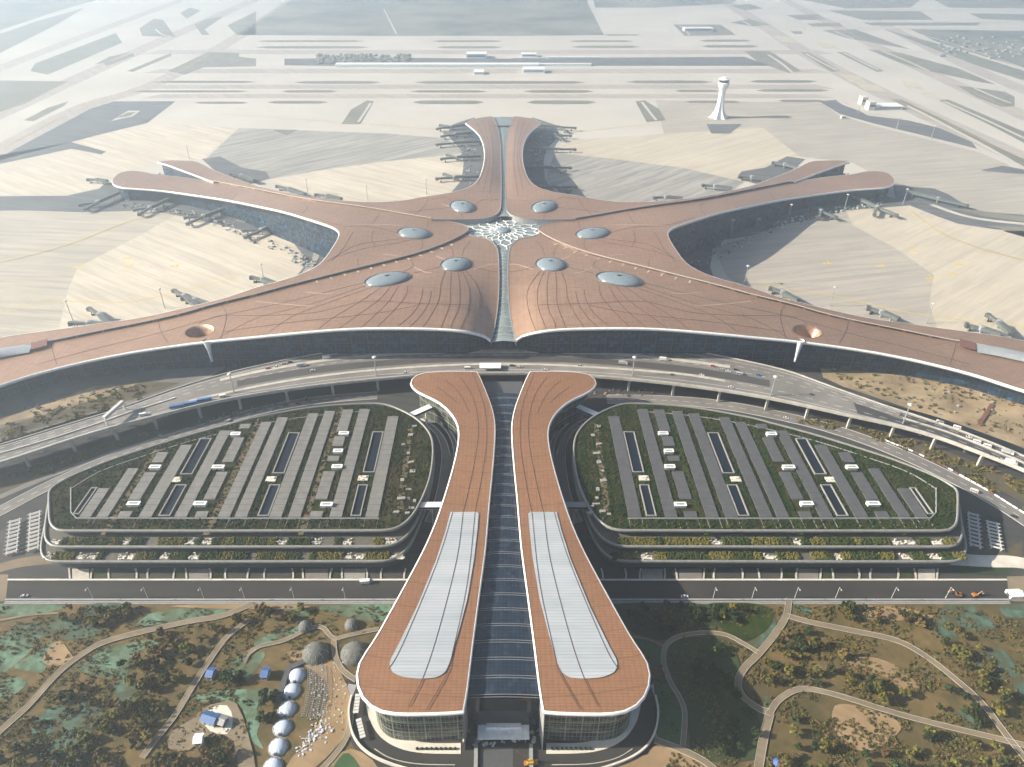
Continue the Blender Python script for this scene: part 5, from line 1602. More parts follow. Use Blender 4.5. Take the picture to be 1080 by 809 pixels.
for i, q in enumerate(([(45, 695), (62, 676), (75, 690), (78, 698), (55, 703)], [(300, 690), (345, 690), (372, 740), (368, 770), (330, 812), (300, 812), (335, 765), (345, 720)], [(890, 697), (915, 693), (940, 700), (958, 712), (970, 728), (950, 728), (935, 715), (905, 705)],
          [(880, 745), (905, 745), (940, 757), (950, 770), (925, 790), (900, 790), (880, 770)], [(686, 790), (712, 787), (740, 800), (760, 830), (686, 830)], [(340, 815), (370, 790), (400, 812), (380, 840)], [(178, 640), (235, 637.5), (300, 637.5), (330, 642), (250, 643)], [(900, 640), (950, 641), (985, 650), (960, 655), (905, 652)],
          [(560, 812), (640, 812), (690, 795), (720, 830), (560, 850)])):
    patch("bare_soil", q, .4 + .01 * i, "tan_soil", 3)
patch("lawn", [(702, 686), (718, 675), (742, 672), (768, 677), (780, 700), (782, 720), (795, 745), (803, 770), (800, 800), (735, 800), (725, 760), (712, 722), (704, 704)], .5, "lawn", 3)
patch("lawn", [(668, 674), (690, 680), (701, 690), (703, 702), (690, 703), (676, 690)], .5, "lawn_bright", 3)
patch("lawn", [(690, 718), (705, 722), (718, 745), (718, 781), (694, 781), (692, 745)], .5, "lawn_bright", 3)
patch("lawn", [(645, 637.5), (745, 637.5), (760, 660), (735, 668), (700, 676), (668, 668), (650, 650)], .45, "lawn", 3)
patch("lawn", [(345, 830), (362, 795), (378, 806), (385, 830)], .5, "lawn_bright", 3)
patch("lawn", [(745, 637.5), (800, 637.5), (816, 650), (805, 668), (780, 678), (760, 662)], .43, "roof_garden_green", 3)
PW = [([(832, 632), (829, 650), (818, 668), (800, 690), (785, 705), (778, 720), (783, 735), (800, 748), (812, 752)], 5.5), ([(812, 752), (806, 775), (800, 809), (796, 840)], 6.5), ([(812, 752), (822, 738), (845, 727), (880, 733), (935, 750), (975, 761), (1020, 772), (1062, 782), (1100, 792)], 4.6),
      ([(830, 650), (855, 657), (900, 666), (945, 676), (975, 692), (1005, 715), (1035, 742), (1062, 777), (1090, 812)], 5.4), ([(800, 689), (785, 680), (765, 670), (740, 668), (715, 672), (702, 682), (700, 700), (707, 720), (716, 735), (722, 752), (720, 787)], 3.8),
      ([(702, 683), (685, 675), (666, 672)], 2), ([(690, 781), (715, 790), (745, 805), (765, 825)], 5),
      ([(-20, 792), (0, 772), (30, 745), (60, 712), (85, 692), (110, 678), (150, 667), (200, 656), (235, 650), (268, 637)], 5.4), ([(-20, 660), (0, 655), (35, 649), (68, 647)], 2.2), ([(262, 689), (275, 682), (300, 676), (325, 664), (340, 662), (352, 674), (366, 671), (385, 667), (400, 664)], 3.6),
      ([(352, 675), (354, 693), (362, 708), (376, 718)], 4.2), ([(150, 800), (165, 780), (185, 755), (205, 722), (222, 696), (240, 672), (262, 655)], 4.6), ([(258, 700), (265, 688), (276, 682)], 3), ([(340, 812), (360, 788), (368, 770), (372, 740)], 4.0)]
for i, (q, w) in enumerate(PW):
    band("path", q, w * .66, .6 + .012 * i, "path_dirt", 5)
    if w > 3:
        qq = resample(catmull(PS(q, 0), 5), 4)
        b = MB()
        for s in (-1, 1): b.ribbon([(p.x, p.y, .55) for p in offset(qq, s * (w * .33 + .1))], .2, .2 + .01 * i)
        struct(b.build("path_edge", M["concrete"]))
patch("forecourt", [(205, 758), (213, 748), (235, 741), (250, 743), (262, 775), (270, 815), (252, 815), (247, 782), (222, 775), (200, 792), (178, 790), (182, 772)], .8, "path_dirt", 2)
patch("forecourt", [(213, 757), (224, 747), (240, 745), (246, 760), (240, 775), (222, 772)], .85, "pale_concrete", 2)

# trees: a few kinds, each with its own crown and trunk, then copied
def leaf_material(name, stops):
    t = NT(name)
    oi = t.n("ObjectInfo")
    n = t.noise(t.co(), 0.8, 3, 0.6)
    c = t.ramp(n, stops)
    h = t.n("HueSaturation")
    t.set(h.inputs["Color"], c)
    t.set(h.inputs["Value"], t.math('ADD', t.math('MULTIPLY', oi.outputs["Random"], 0.6), 0.7))
    t.set(h.inputs["Hue"], t.math('ADD', t.math('MULTIPLY', oi.outputs["Random"], 0.03), 0.485))
    M[name] = t.done(h.outputs[0], 0.85, 0, 0.15)
leaf_material("leaf_dark", [(0.3, (0.014, 0.026, 0.009)), (0.7, (0.036, 0.052, 0.016))])
leaf_material("leaf_olive", [(0.3, (0.065, 0.065, 0.014)), (0.7, (0.14, 0.125, 0.03))])
leaf_material("leaf_brown", [(0.3, (0.075, 0.05, 0.02)), (0.7, (0.145, 0.1, 0.038))])
leaf_material("leaf_gold", [(0.3, (0.12, 0.105, 0.02)), (0.7, (0.2, 0.165, 0.035))])
leaf_material("leaf_green", [(0.3, (0.022, 0.045, 0.014)), (0.7, (0.05, 0.075, 0.022))])
plain("bark", (0.07, 0.05, 0.035), 0.9)
def crown_mesh(seed, h, r, n, leaf, shape):
    rd = random.Random(seed)
    b = MB()
    clumps = []
    for _ in range(max(6, n // 22)):
        if shape == "cone":
            z = rd.random() ** 1.3; rr = r * (1 - z) * (0.5 + .5 * rd.random()); a = rd.random() * 6.283
            clumps.append((rr * math.cos(a), rr * math.sin(a), h * (.12 + .85 * z), r * .3 * (1.1 - z * .7)))
        else:
            a = rd.random() * 6.283; u = rd.random() ** .5; z = rd.uniform(-.8, 1)
            rr = r * u * math.sqrt(max(0, 1 - z * z * .8))
            clumps.append((rr * math.cos(a), rr * math.sin(a), h * (.62 + .34 * z), r * rd.uniform(.28, .42)))
    for _ in range(n):
        c = rd.choice(clumps)
        d = Vector((rd.gauss(0, 1), rd.gauss(0, 1), rd.gauss(0, .8)))
        d = d.normalized() * c[3] * (rd.random() ** .4)
        p = Vector(c[:3]) + d
        nrm = (d.normalized() + Vector((rd.gauss(0, .5), rd.gauss(0, .5), .4 + rd.gauss(0, .4)))).normalized()
        s = nrm.orthogonal().normalized(); s.rotate(__import__("mathutils").Quaternion(nrm, rd.random() * 6.28)); t_ = nrm.cross(s)
        k = leaf * rd.uniform(.6, 1.3)
        b.face([p - s * k - t_ * k * .6, p + s * k - t_ * k * .6, p + s * k * .6 + t_ * k, p - s * k * .7 + t_ * k * .8])
    return b
def tree_kind(name, seed, h, r, n, leaf, shape, mat):
    o = bpy.data.objects.new(name, None)
    b = MB()
    rd = random.Random(seed + 50)
    b.tube((0, 0, -.2), (0, 0, h * .55), h * .028, h * .014, 6, 0, False)
    for k in range(5):
        a = k * 1.3 + rd.random(); z = h * (.3 + .06 * k)
        b.tube((0, 0, z), (r * .6 * math.cos(a), r * .6 * math.sin(a), z + h * .25), h * .012, h * .005, 4, 0, False)
    tm = b.build("trunk", M["bark"], o)
    cm = crown_mesh(seed, h, r, n, leaf, shape).build("crown", M[mat], o)
    return o, [(tm, []), (cm, [])], h, r
KIND = {"olive": [tree_kind("broadleaf_tree", s, 5.4, 2.5, 330, .46, "round", "leaf_olive") for s in (1, 2, 3)],
        "dark": [tree_kind("evergreen_tree", s, 5.0, 2.2, 360, .44, "round", "leaf_dark") for s in (4, 5, 6)],
        "cone": [tree_kind("cypress_tree", s, 7.5, 1.5, 330, .4, "cone", "leaf_dark") for s in (7, 8)],
        "brown": [tree_kind("autumn_tree", s, 5.0, 2.3, 240, .42, "round", "leaf_brown") for s in (9, 10, 11)],
        "gold": [tree_kind("yellow_tree", s, 4.8, 2.0, 280, .42, "round", "leaf_gold") for s in (12, 13)],
        "green": [tree_kind("broadleaf_tree", s, 4.6, 2.3, 340, .44, "round", "leaf_green") for s in (14, 15)]}
PROTO_USED = set()
def rand_in(poly, n, rd, keep=lambda x, y: True):
    xs = [p[0] for p in poly]; ys = [p[1] for p in poly]
    out = []
    for _ in range(n * 60):
        if len(out) >= n: break
        x, y = rd.uniform(min(xs), max(xs)), rd.uniform(min(ys), max(ys))
        if inside(poly, np.array([x]), np.array([y]))[0] and keep(x, y): out.append((x, y))
    return out
PATHS_W = [(resample(catmull(PS(q, 0), 4), 5), w) for q, w in PW]
PATH_XY = np.array([(p.x, p.y) for q, w in PATHS_W for p in q]); PATH_W = np.array([w for q, w in PATHS_W for p in q])
def off_path(px, py, extra=1.2):
    p = P(px, py)
    d = np.hypot(PATH_XY[:, 0] - p.x, PATH_XY[:, 1] - p.y) - PATH_W / 2
    return d.min() > extra
WORDS = {"olive": "olive green broadleaf tree", "dark": "dark evergreen tree", "cone": "tall narrow dark cypress", "brown": "brown autumn tree", "gold": "yellow leaved tree", "green": "fresh green broadleaf tree"}
ZONES = [
    ("in the thicket right of the left park's long path", [(130, 690), (165, 668), (215, 662), (225, 672), (200, 712), (170, 765), (140, 780), (95, 775), (120, 740), (130, 715)], {"olive": 18, "brown": 20, "dark": 8, "gold": 3}),
    ("in the lower left corner of the park", [(0, 800), (30, 770), (70, 730), (90, 725), (110, 740), (95, 780), (150, 800), (150, 815), (0, 815)], {"olive": 12, "dark": 10, "brown": 8, "cone": 2}),
    ("among the narrow trees left of the building pad", [(132, 745), (160, 738), (165, 775), (150, 795), (135, 785)], {"cone": 9, "gold": 3}),
    ("in the copse at the bottom left of the building pad", [(170, 795), (205, 795), (240, 790), (255, 815), (160, 815)], {"brown": 12, "dark": 5}),
    ("on the green netted slope just below the left street", [(60, 643), (90, 640), (135, 640), (140, 652), (110, 662), (70, 662)], {"olive": 7, "brown": 4, "dark": 3}),
    ("below the left street, near the path junction", [(200, 650), (245, 652), (280, 642), (330, 645), (300, 660), (260, 672), (225, 668)], {"brown": 7, "olive": 6}),
    ("beside the row of white domes", [(277, 735), (293, 735), (290, 760), (276, 765)], {"dark": 7}),
    ("between the two small blue roofed sheds", [(236, 715), (258, 714), (258, 723), (238, 725)], {"dark": 4}),
    ("in the shade right of the hall, below the street", [(648, 640), (740, 640), (752, 655), (730, 664), (700, 670), (668, 664)], {"dark": 18, "green": 5}),
    ("on the sunny lawn below the right street", [(745, 640), (800, 640), (808, 652), (785, 664), (760, 658)], {"green": 7, "dark": 5, "gold": 2}),
    ("on the shaded lawn inside the looping path", [(722, 690), (765, 682), (778, 715), (796, 755), (798, 795), (760, 798), (745, 750)], {"dark": 22, "green": 5}),
    ("between the two forking paths on the right", [(815, 680), (835, 662), (870, 668), (895, 690), (900, 712), (935, 730), (965, 735), (955, 750), (900, 732), (850, 722), (822, 730), (800, 712)], {"olive": 20, "dark": 14, "brown": 8, "gold": 3}),
    ("on the brown slope below the right street", [(865, 641), (900, 641), (970, 650), (985, 662), (930, 658), (870, 652)], {"dark": 6, "olive": 5, "brown": 3}),
    ("on the netted slope at the far right of the park", [(985, 660), (1020, 668), (1040, 690), (1050, 720), (1075, 760), (1060, 765), (1030, 725), (1000, 695), (985, 680)], {"olive": 9, "dark": 10, "gold": 3}),
    ("in the dark clump inside the right fork of the paths", [(995, 725), (1015, 735), (1045, 768), (1010, 764), (985, 752)], {"dark": 9}),
    ("along the bottom right edge of the park", [(830, 760), (850, 750), (880, 780), (930, 795), (985, 770), (1030, 785), (1085, 800), (1085, 820), (815, 820)], {"olive": 24, "dark": 8, "green": 6, "brown": 5}),
]
SHORT = ['in the thicket by the long path', "in the park's lower left corner", 'left of the building pad', 'in the copse below the pad', 'on the netted left slope', 'by the left path junction', 'beside the white domes', 'between the blue roofed sheds', 'in the shade right of the hall', 'on the lawn below the right street', 'on the lawn inside the looping path', 'between the right forking paths', 'on the slope below the right street', 'on the far right netted slope', 'inside the right fork of paths', 'along the bottom right edge']
ORDS = ['first', 'second', 'third', 'fourth', 'fifth', 'sixth', 'seventh', 'eighth', 'ninth']
rd = random.Random(21)
for zi, (where, poly, mixd) in enumerate(ZONES):
    for kind, n in mixd.items():
        spots = sorted(rand_in(poly, n, rd, off_path))
        for si, (px, py) in enumerate(spots):
            src, kids, h, r = rd.choice(KIND[kind])
            p = P(px, py)
            s = rd.uniform(.65, 1.3)
            if src.name in PROTO_USED:
                o = dup(src, kids, (p.x, p.y, .4), rd.random() * 6.28, None, (s, s, s * rd.uniform(.85, 1.2)))
            else:
                PROTO_USED.add(src.name); COL.objects.link(src); o = src
                o.location = (p.x, p.y, .4); o.rotation_euler = (0, 0, rd.random() * 6.28); o.scale = (s, s, s)
            tag(o, WORDS[kind] + (f", {ORDS[si]} from left of {len(spots)}, {SHORT[zi]}" if 1 < len(spots) <= 9 else " " + where), "tree", kind + " trees " + where)
for kd in KIND.values():
    for src, kids, h, r in kd:
        if src.name not in PROTO_USED:
            for c, _ in kids: bpy.data.objects.remove(c)
            bpy.data.objects.remove(src)
# undergrowth: low scrub that covers the beds, nobody could count it
from mathutils import noise as MN
def clumpy(px, py):
    p = P(px, py)
    return MN.noise(Vector((p.x * .045, p.y * .045, 3.1))) + .5 * MN.noise(Vector((p.x * .13, p.y * .13, 7.7))) > -.12
def scrub(name, zones, mats, seed, smin=.35, smax=1.1):
    rd = random.Random(seed); b = MB()
    for poly, n in zones:
        for (px, py) in rand_in(poly, n, rd, lambda x, y: clumpy(x, y) and off_path(x, y, .6)):
            p = P(px, py); k = rd.uniform(smin, smax); mi = rd.randrange(len(mats))
            for _ in range(9):
                q = Vector((p.x + rd.gauss(0, .55) * k, p.y + rd.gauss(0, .55) * k, .45 + abs(rd.gauss(.4, .35)) * k))
                nrm = Vector((rd.gauss(0, .7), rd.gauss(0, .7), 1)).normalized(); s = nrm.orthogonal().normalized() * k * .55; t_ = nrm.cross(s)
                b.face([q - s - t_, q + s - t_ * .7, q + s * .6 + t_, q - s * .8 + t_ * .7], mi)
    struct(b.build(name, [M[m] for m in mats]), "stuff")
allz = [(z[1], 130) for z in ZONES]
scrub("undergrowth", allz + [([(-60, 640), (420, 640), (350, 700), (280, 700), (250, 812), (-60, 812)], 3600), ([(820, 640), (1085, 640), (1085, 812), (690, 812), (800, 700)], 3600), ([(645, 640), (830, 640), (800, 690), (700, 790), (670, 670)], 700)], ["leaf_olive", "leaf_brown", "leaf_dark", "leaf_brown"], 31, .25, .8)
scrub("bank_scrub", [([(-20, 475), (0, 450), (120, 410), (190, 404), (140, 428), (60, 452)], 260), ([(830, 444), (870, 443), (960, 464), (1080, 508), (1080, 540), (1000, 492), (920, 464)], 420), ([(0, 505), (100, 472), (180, 452), (60, 498)], 200), ([(875, 385), (960, 388), (1080, 425), (1080, 470), (950, 425), (880, 402)], 150)], ["leaf_olive", "leaf_brown"], 32, .6, 1.6)
# ------------------------------------------------------------------ small buildings of the park
plain("dome_cloth", (0.46, 0.53, 0.64), 0.5)
def dome_tent(px, py, label):
    p = P(px, py)
    o = thing("white_dome", label, "dome", p, 0, "white domes in a row left of the hall")
    b = MB()
    rows = []
    n = 48
    for i in range(9):
        a = math.pi / 2 * i / 8
        rows.append([(4.7 * math.cos(a) * (1 + .035 * math.cos(12 * t)) * math.cos(t), 4.7 * math.cos(a) * (1 + .035 * math.cos(12 * t)) * math.sin(t), 2.7 * math.sin(a) + .2) for t in [2 * math.pi * k / n for k in range(n)]])
    b.grid(rows, 0, True)
    b.build("shell", M["dome_cloth"], o, True)
    b = MB(); b.lathe([(5.4, 0), (5.4, .5), (4.9, .6)], (0, 0, 0), 32); b.build("base_ring", M["mid_grey"], o)
    b = MB(); b.box((0, -4.7, .3), (1.5, .9, 2.0)); b.build("doorway", M["dark_grey"], o)
for (px, py), w in zip(((313, 713), (308, 729), (303, 748), (298, 767.5), (293.5, 788), (288, 809)), ("farthest of the row, beside the black canvas", "second of the row from the far end", "third of the row from the far end", "third of the row from the bottom edge", "second of the row from the bottom edge", "nearest of the row, cut by the bottom edge")):
    dome_tent(px, py, "white ribbed dome, " + w)
b = MB()
q = resample([P(x, y) for x, y in ((322, 698), (305, 706), (299, 722), (294, 740))], 2)
b.ribbon(q, 3.2, 1.6); tag(b.build("canvas_wall", M["dark_grey"]), "black canvas wall curving behind the farthest white domes", "canvas wall")
t = NT("mesh_cover"); x, y, z = t.xyz(t.co())
M["mesh_cover"] = t.done(t.mix(t.lines(x, 1.1, .2), t.ramp(t.noise(t.co(), .5, 4), [(.3, (.1, .105, .1)), (.7, (.19, .19, .175))]), (.06, .06, .055)), .9, 0, .1)
for px, py, r, h, w in ((333, 690, 8.2, 5.8, "left one of two beside the path at the hall"), (374, 690, 8.6, 5.6, "right one of two, close to the hall's edge"), (322, 662, 4.4, 4.6, "small one below the street, left of two"), (371, 660, 4.6, 4.4, "small one below the street, right of two")):
    p = P(px, py); o = thing("mesh_dome", "grey mesh covered dome, " + w, "dome", p)
    b = MB(); b.lathe([(r, 0), (r * .97, h * .3), (r * .8, h * .65), (r * .45, h * .92), (.05, h)], (0, 0, 0), 20); b.build("mesh_shell", M["mesh_cover"], o, True)
    b = MB()
    for k in range(10):
        a = 2 * math.pi * k / 10
        pr = [(r * 1.01, 0), (r * .98, h * .3), (r * .81, h * .65), (r * .46, h * .93)]
        for (r0, z0), (r1, z1) in zip(pr, pr[1:]): b.tube((r0 * math.cos(a), r0 * math.sin(a), z0), (r1 * math.cos(a), r1 * math.sin(a), z1), .1, .1, 4, 0, False)
    b.build("rib", M["steel"], o)
# rows of bare hoops beside the domes
for i, (a, c, w) in enumerate((((320, 757), (327, 703), "leftmost"), ((327, 759), (333, 703), "second from the left"), ((334, 759), (339, 703), "third from the left"), ((341, 756), (344, 705), "rightmost"))):
    A, B = P(*a), P(*c); q = even(catmull([A, A.lerp(B, .5) + Vector((1.6, 0, 0)), B], 8), 24)
    o = thing("hoop_frame", "row of bare steel hoops right of the white domes, " + w, "frame", (q[0].x, q[0].y, 0), 0, "rows of bare hoops by the white domes")
    b = MB()
    for p in q:
        pts = [(p.x - q[0].x + 1.5 * math.cos(t), p.y - q[0].y, .2 + 1.9 * math.sin(t)) for t in [math.pi * k / 6 for k in range(7)]]
        for u, v in zip(pts, pts[1:]): b.tube(u, v, .09, .09, 4, 0, False)
    b.build("hoop_row", M["steel"], o)
    b = MB()
    for s in (-1.5, 0, 1.5): b.ribbon([(p.x - q[0].x + s, p.y - q[0].y, 2.0 if s == 0 else .2) for p in q], .14, .14)
    b.build("rail", M["steel"], o)
rnd = random.Random(9); b = MB()
for _ in range(110):
    u = rnd.random(); p = P(318 + 24 * u + rnd.gauss(0, 4), 793 - 30 * u + rnd.gauss(0, 5)); s = rnd.uniform(.4, 1.4)
    b.box((p.x, p.y, .3), (s, s * rnd.uniform(.4, 1), rnd.uniform(.1, .9)), rnd.random() * 3, rnd.randrange(2))
struct(b.build("scattered_boards", [M["light_grey"], M["dome_cloth"]]), "stuff")
rnd = random.Random(19); b = MB()
for _ in range(160):
    p = P(rnd.uniform(325, 366), rnd.uniform(698, 770)); s = rnd.uniform(.3, 1.2)
    b.box((p.x, p.y, .3), (s, s * rnd.uniform(.3, 1), rnd.uniform(.1, .6)), rnd.random() * 3, rnd.randrange(3))
struct(b.build("scattered_rubble", [M["concrete"], M["light_grey"], M["tan_soil"]]), "stuff")
plain("blue_roof", (0.05, 0.12, 0.3), 0.5); plain("blue_cloth", (0.04, 0.11, 0.4), 0.7); plain("plaster", (0.5, 0.45, 0.38), 0.8)
def hut(px, py, w, d, h, rz, roof, label, cat="hut", wall="plaster", name="gabled_hut"):
    p = P(px, py); o = thing(name, label, cat, (p.x, p.y, .8), rz)
    b = MB(); b.box((0, 0, -.8), (w, d, h + .8)); b.build("wall", M[wall], o)
    b = MB(); e = .5
    z0, z1 = h - .05, h + d * .3
    A = [(-w / 2 - e, -d / 2 - e, z0), (w / 2 + e, -d / 2 - e, z0), (w / 2 + e, 0, z1), (-w / 2 - e, 0, z1), (w / 2 + e, d / 2 + e, z0), (-w / 2 - e, d / 2 + e, z0)]
    b.face([A[0], A[1], A[2], A[3]]); b.face([A[3], A[2], A[4], A[5]]); b.face([A[1], A[4], A[2]]); b.face([A[0], A[3], A[5]])
    b.face([A[0], A[5], A[4], A[1]]); b.build("roof", M[roof], o)
    b = MB(); b.box((-w * .2, -d / 2 - .05, 0), (1.0, .1, 2.0)); b.build("door", M["dark_grey"], o)
    b = MB(); b.box((w * .2, -d / 2 - .05, 1.0), (1.4, .1, 1.0)); b.build("window", M["glass_black"], o)
hut(223, 761, 8, 6, 3, -.3, "blue_roof", "small house with a blue roof on the pale pad, the left of two joined volumes", "house", name="small_house")
hut(233, 762.5, 7, 5, 2.6, -.3, "mid_grey", "small house with a grey roof and open front, right of the blue roofed house", "house", "dark_grey", name="small_house")
hut(211, 783, 4, 5, 3.2, .1, "white_metal", "small white shed below the blue roofed house", "shed", "white_metal", name="small_shed")
hut(224, 713, 3.6, 6, 3, -.2, "blue_roof", "small shed with a blue grey roof, left of the dark tree clump", "shed", "steel", name="small_shed")
hut(281, 713, 3.6, 6, 3, -.1, "blue_roof", "small shed with a blue grey roof, nearest to the white domes", "shed", "steel", name="small_shed")
p = P(820, 806); o = thing("blue_tent", "bright blue tent at the bottom edge beside the path", "tent", p)
b = MB(); b.lathe([(2.6, 1.4), (2.7, 1.6), (1.2, 2.8), (.05, 3.6)], (0, 0, 0), 8); b.build("canopy", M["blue_cloth"], o)
b = MB()
for k in range(4):
    a = math.pi / 4 + k * math.pi / 2; b.tube((2.4 * math.cos(a), 2.4 * math.sin(a), 0), (2.4 * math.cos(a), 2.4 * math.sin(a), 1.6), .07, .07, 5)
b.build("pole_set", M["steel"], o)
p = P(1069, 628); o = thing("white_marquee", "white marquee tent at the right end of the street", "marquee", p, .05)
b = MB(); b.box((0, 0, 0), (8.5, 6, 2.6)); b.build("side_wall", M["white_metal"], o)
b = MB(); A = [(-4.5, -3.2, 2.6), (4.5, -3.2, 2.6), (4.5, 0, 4.4), (-4.5, 0, 4.4), (4.5, 3.2, 2.6), (-4.5, 3.2, 2.6)]
b.face([A[0], A[1], A[2], A[3]]); b.face([A[3], A[2], A[4], A[5]]); b.face([A[1], A[4], A[2]]); b.face([A[0], A[3], A[5]]); b.build("roof", M["white_metal"], o)
b = MB(); b.box((-4.27, 0, 0), (.06, 3, 2.3)); b.build("entrance", M["dark_grey"], o)
# white bus shelters along the left loop of the forecourt
for px, py, rz, w in ((377, 745, 1.62, "upper"), (381, 771, 1.95, "lower")):
    p = P(px, py); o = thing("loop_shelter", "grey ribbed shelter on the left loop road beside the hall, " + w + " one", "shelter", (p.x, p.y, .2), rz)
    b = MB()
    for k in range(6): b.box((-5 + 2 * k, 0, 2.7), (1.7, 3.0, .2))
    b.build("roof", M["light_grey"], o)
    b = MB()
    for k in (-4.6, 0, 4.6): b.box((k, 1, 0), (.18, .18, 2.7))
    b.build("post", M["steel"], o)
ORD = ["first", "second", "third", "fourth", "fifth", "sixth", "seventh", "eighth", "ninth"]
rnd = random.Random(14)
for side, w in ((-1, "left"), (1, "right")):
    for i in range(9):
        x = (440 + i * 5) if side < 0 else (622 - i * 5)
        p = P(x, 790.5); b = MB(); b.lathe([(.5, 0), (.85, .5), (.7, 1.1), (.05, 1.5)], (0, 0, 0), 8); o = b.build("clipped_shrub", M["leaf_dark"], None, True, None); o.location = (p.x, p.y, .42)
        tag(o, f"clipped shrub, {ORD[i if side < 0 else 8 - i]} from the left of nine before the hall's {w} front", "shrub", f"clipped shrubs before the {w} front of the hall")

# ------------------------------------------------------------------ vehicles
PAINT = {}
def paint(name, c):
    m = bpy.data.materials.new(name); m.use_nodes = True; bs = m.node_tree.nodes["Principled BSDF"]
    nn = m.node_tree.nodes.new("ShaderNodeTexNoise"); nn.inputs["Scale"].default_value = 1.5
    rr = m.node_tree.nodes.new("ShaderNodeValToRGB"); rr.color_ramp.elements[0].color = (*[k * .85 for k in c], 1); rr.color_ramp.elements[1].color = (*c, 1)
    m.node_tree.links.new(nn.outputs[0], rr.inputs[0]); m.node_tree.links.new(rr.outputs[0], bs.inputs["Base Color"])
    bs.inputs["Roughness"].default_value = .35; M[name] = m
for nme, c in (("white", (.78, .78, .76)), ("silver", (.45, .46, .47)), ("black", (.03, .03, .035)), ("red", (.4, .05, .04)), ("blue", (.06, .16, .42)), ("orange", (.4, .16, .045)), ("yellow", (.6, .38, .05))):
    paint("paint_" + nme, c)
def vehicle(kind, px, py, z, rz, col, label, group=None):
    p = P(px, py, z)
    o = thing({"car": "parked_car", "van": "white_van" if col == "white" else "van", "bus": "coach", "truck": "truck"}[kind], label, kind if kind != "bus" else "bus", p, rz, group)
    L, Wd, H = {"car": (4.6, 1.85, 1.45), "van": (5.6, 2.0, 2.3), "bus": (12, 2.55, 3.1), "truck": (8.5, 2.5, 3.2)}[kind]
    def profile(pts, w, m, nm, par=o):
        b = MB(); a = [(x, -w / 2, zz) for x, zz in pts]; c = [(x, w / 2, zz) for x, zz in pts]
        b.face(a); b.face(list(reversed(c)))
        for i in range(len(pts)):
            j = (i + 1) % len(pts); b.face([a[j], a[i], c[i], c[j]])
        return b.build(nm, m, par)
    pm = M["paint_" + col]
    if kind == "car":
        profile([(-L / 2, .3), (L / 2, .3), (L / 2, .72), (L * .28, .86), (-L * .46, .9), (-L / 2, .8)], Wd, pm, "body")
        profile([(L * .26, .85), (L * .1, 1.38), (-L * .28, 1.42), (-L * .44, .88)], Wd * .86, M["glass_black"], "window")
        profile([(L * .08, 1.385), (L * .07, H), (-L * .26, H), (-L * .27, 1.425)], Wd * .8, pm, "roof")
    elif kind == "truck":
        profile([(L * .3, .5), (L / 2, .5), (L / 2, 1.5), (L * .46, 2.5), (L * .3, 2.5)], Wd, pm, "cabin")
        profile([(-L / 2, .8), (L * .27, .8), (L * .27, H), (-L / 2, H)], Wd, M["paint_white" if col != "white" else "paint_silver"], "cargo_box")
        profile([(L * .485, 1.5), (L * .497, 1.5), (L * .463, 2.3), (L * .455, 2.3)], Wd * .9, M["glass_black"], "window")
    else:
        profile([(-L / 2, .35), (L / 2, .35), (L / 2, H * .55), (L * .47, H), (-L / 2, H)], Wd, pm, "body")
        profile([(-L * .46, H * .5), (L * .46, H * .5), (L * .455, H * .82), (-L * .46, H * .82)], Wd + .04, M["glass_black"], "window")
    for sx in (-.32, .32):
        for sy in (-1, 1):
            b = MB(); b.tube((sx * L, sy * (Wd / 2 - .2), .36), (sx * L, sy * (Wd / 2 + .02), .36), .36, .36, 10); b.build("wheel", M["tyre"], o)
    return o
RT = "vehicles on the right arm of the raised road"
for px, py, kd, c, w in ((991, 446, "van", "white", "farthest up, by the inner edge"), (1009, 451.5, "van", "white", "second along the inner edge"), (1022, 461.5, "car", "white", "first in the middle lane"), (1030, 466.5, "van", "white", "second in the middle lane"), (1041, 471, "van", "white", "third in the middle lane"), (1062, 478, "truck", "white", "near the photo's right edge"), (1056, 485, "car", "silver", "silver one below the truck"), (1066, 488.5, "truck", "silver", "long one at the outer edge"), (1046, 481, "car", "black", "dark one between the white vans")):
    vehicle(kd, px, py, VZ + .1, -.52, c, f"{c} {kd} on the right arm of the raised road, {w}", RT)
vehicle("van", 1027, 518.5, .16, -.62, "white", "white van on the lower ring road beside the red and white barriers")
vehicle("car", 829, 441, .16, -.35, "white", "white car on the lower ring road behind the right car park")
vehicle("car", 1069, 545, .16, 2.5, "black", "dark car on the lower ring road near the right edge")
vehicle("car", 771, 408.5, VZ + .1, -.2, "white", "white car on the raised road's outer lane, right of the hall")
vehicle("van", 151, 438, VZ + .1, .35, "white", "white minibus on the left arm of the raised road")
vehicle("van", 235, 418.5, VZ + .1, .3, "white", "white van left of the hall on the raised road, ahead of the blue coaches")
for i, (x, y) in enumerate(((187, 430), (201, 427), (216, 423))):
    vehicle("bus", x, y, VZ + .1, .3, "blue", ("rearmost", "middle", "foremost")[i] + " of the three blue coaches lined up on the raised road", "blue coaches on the raised road")
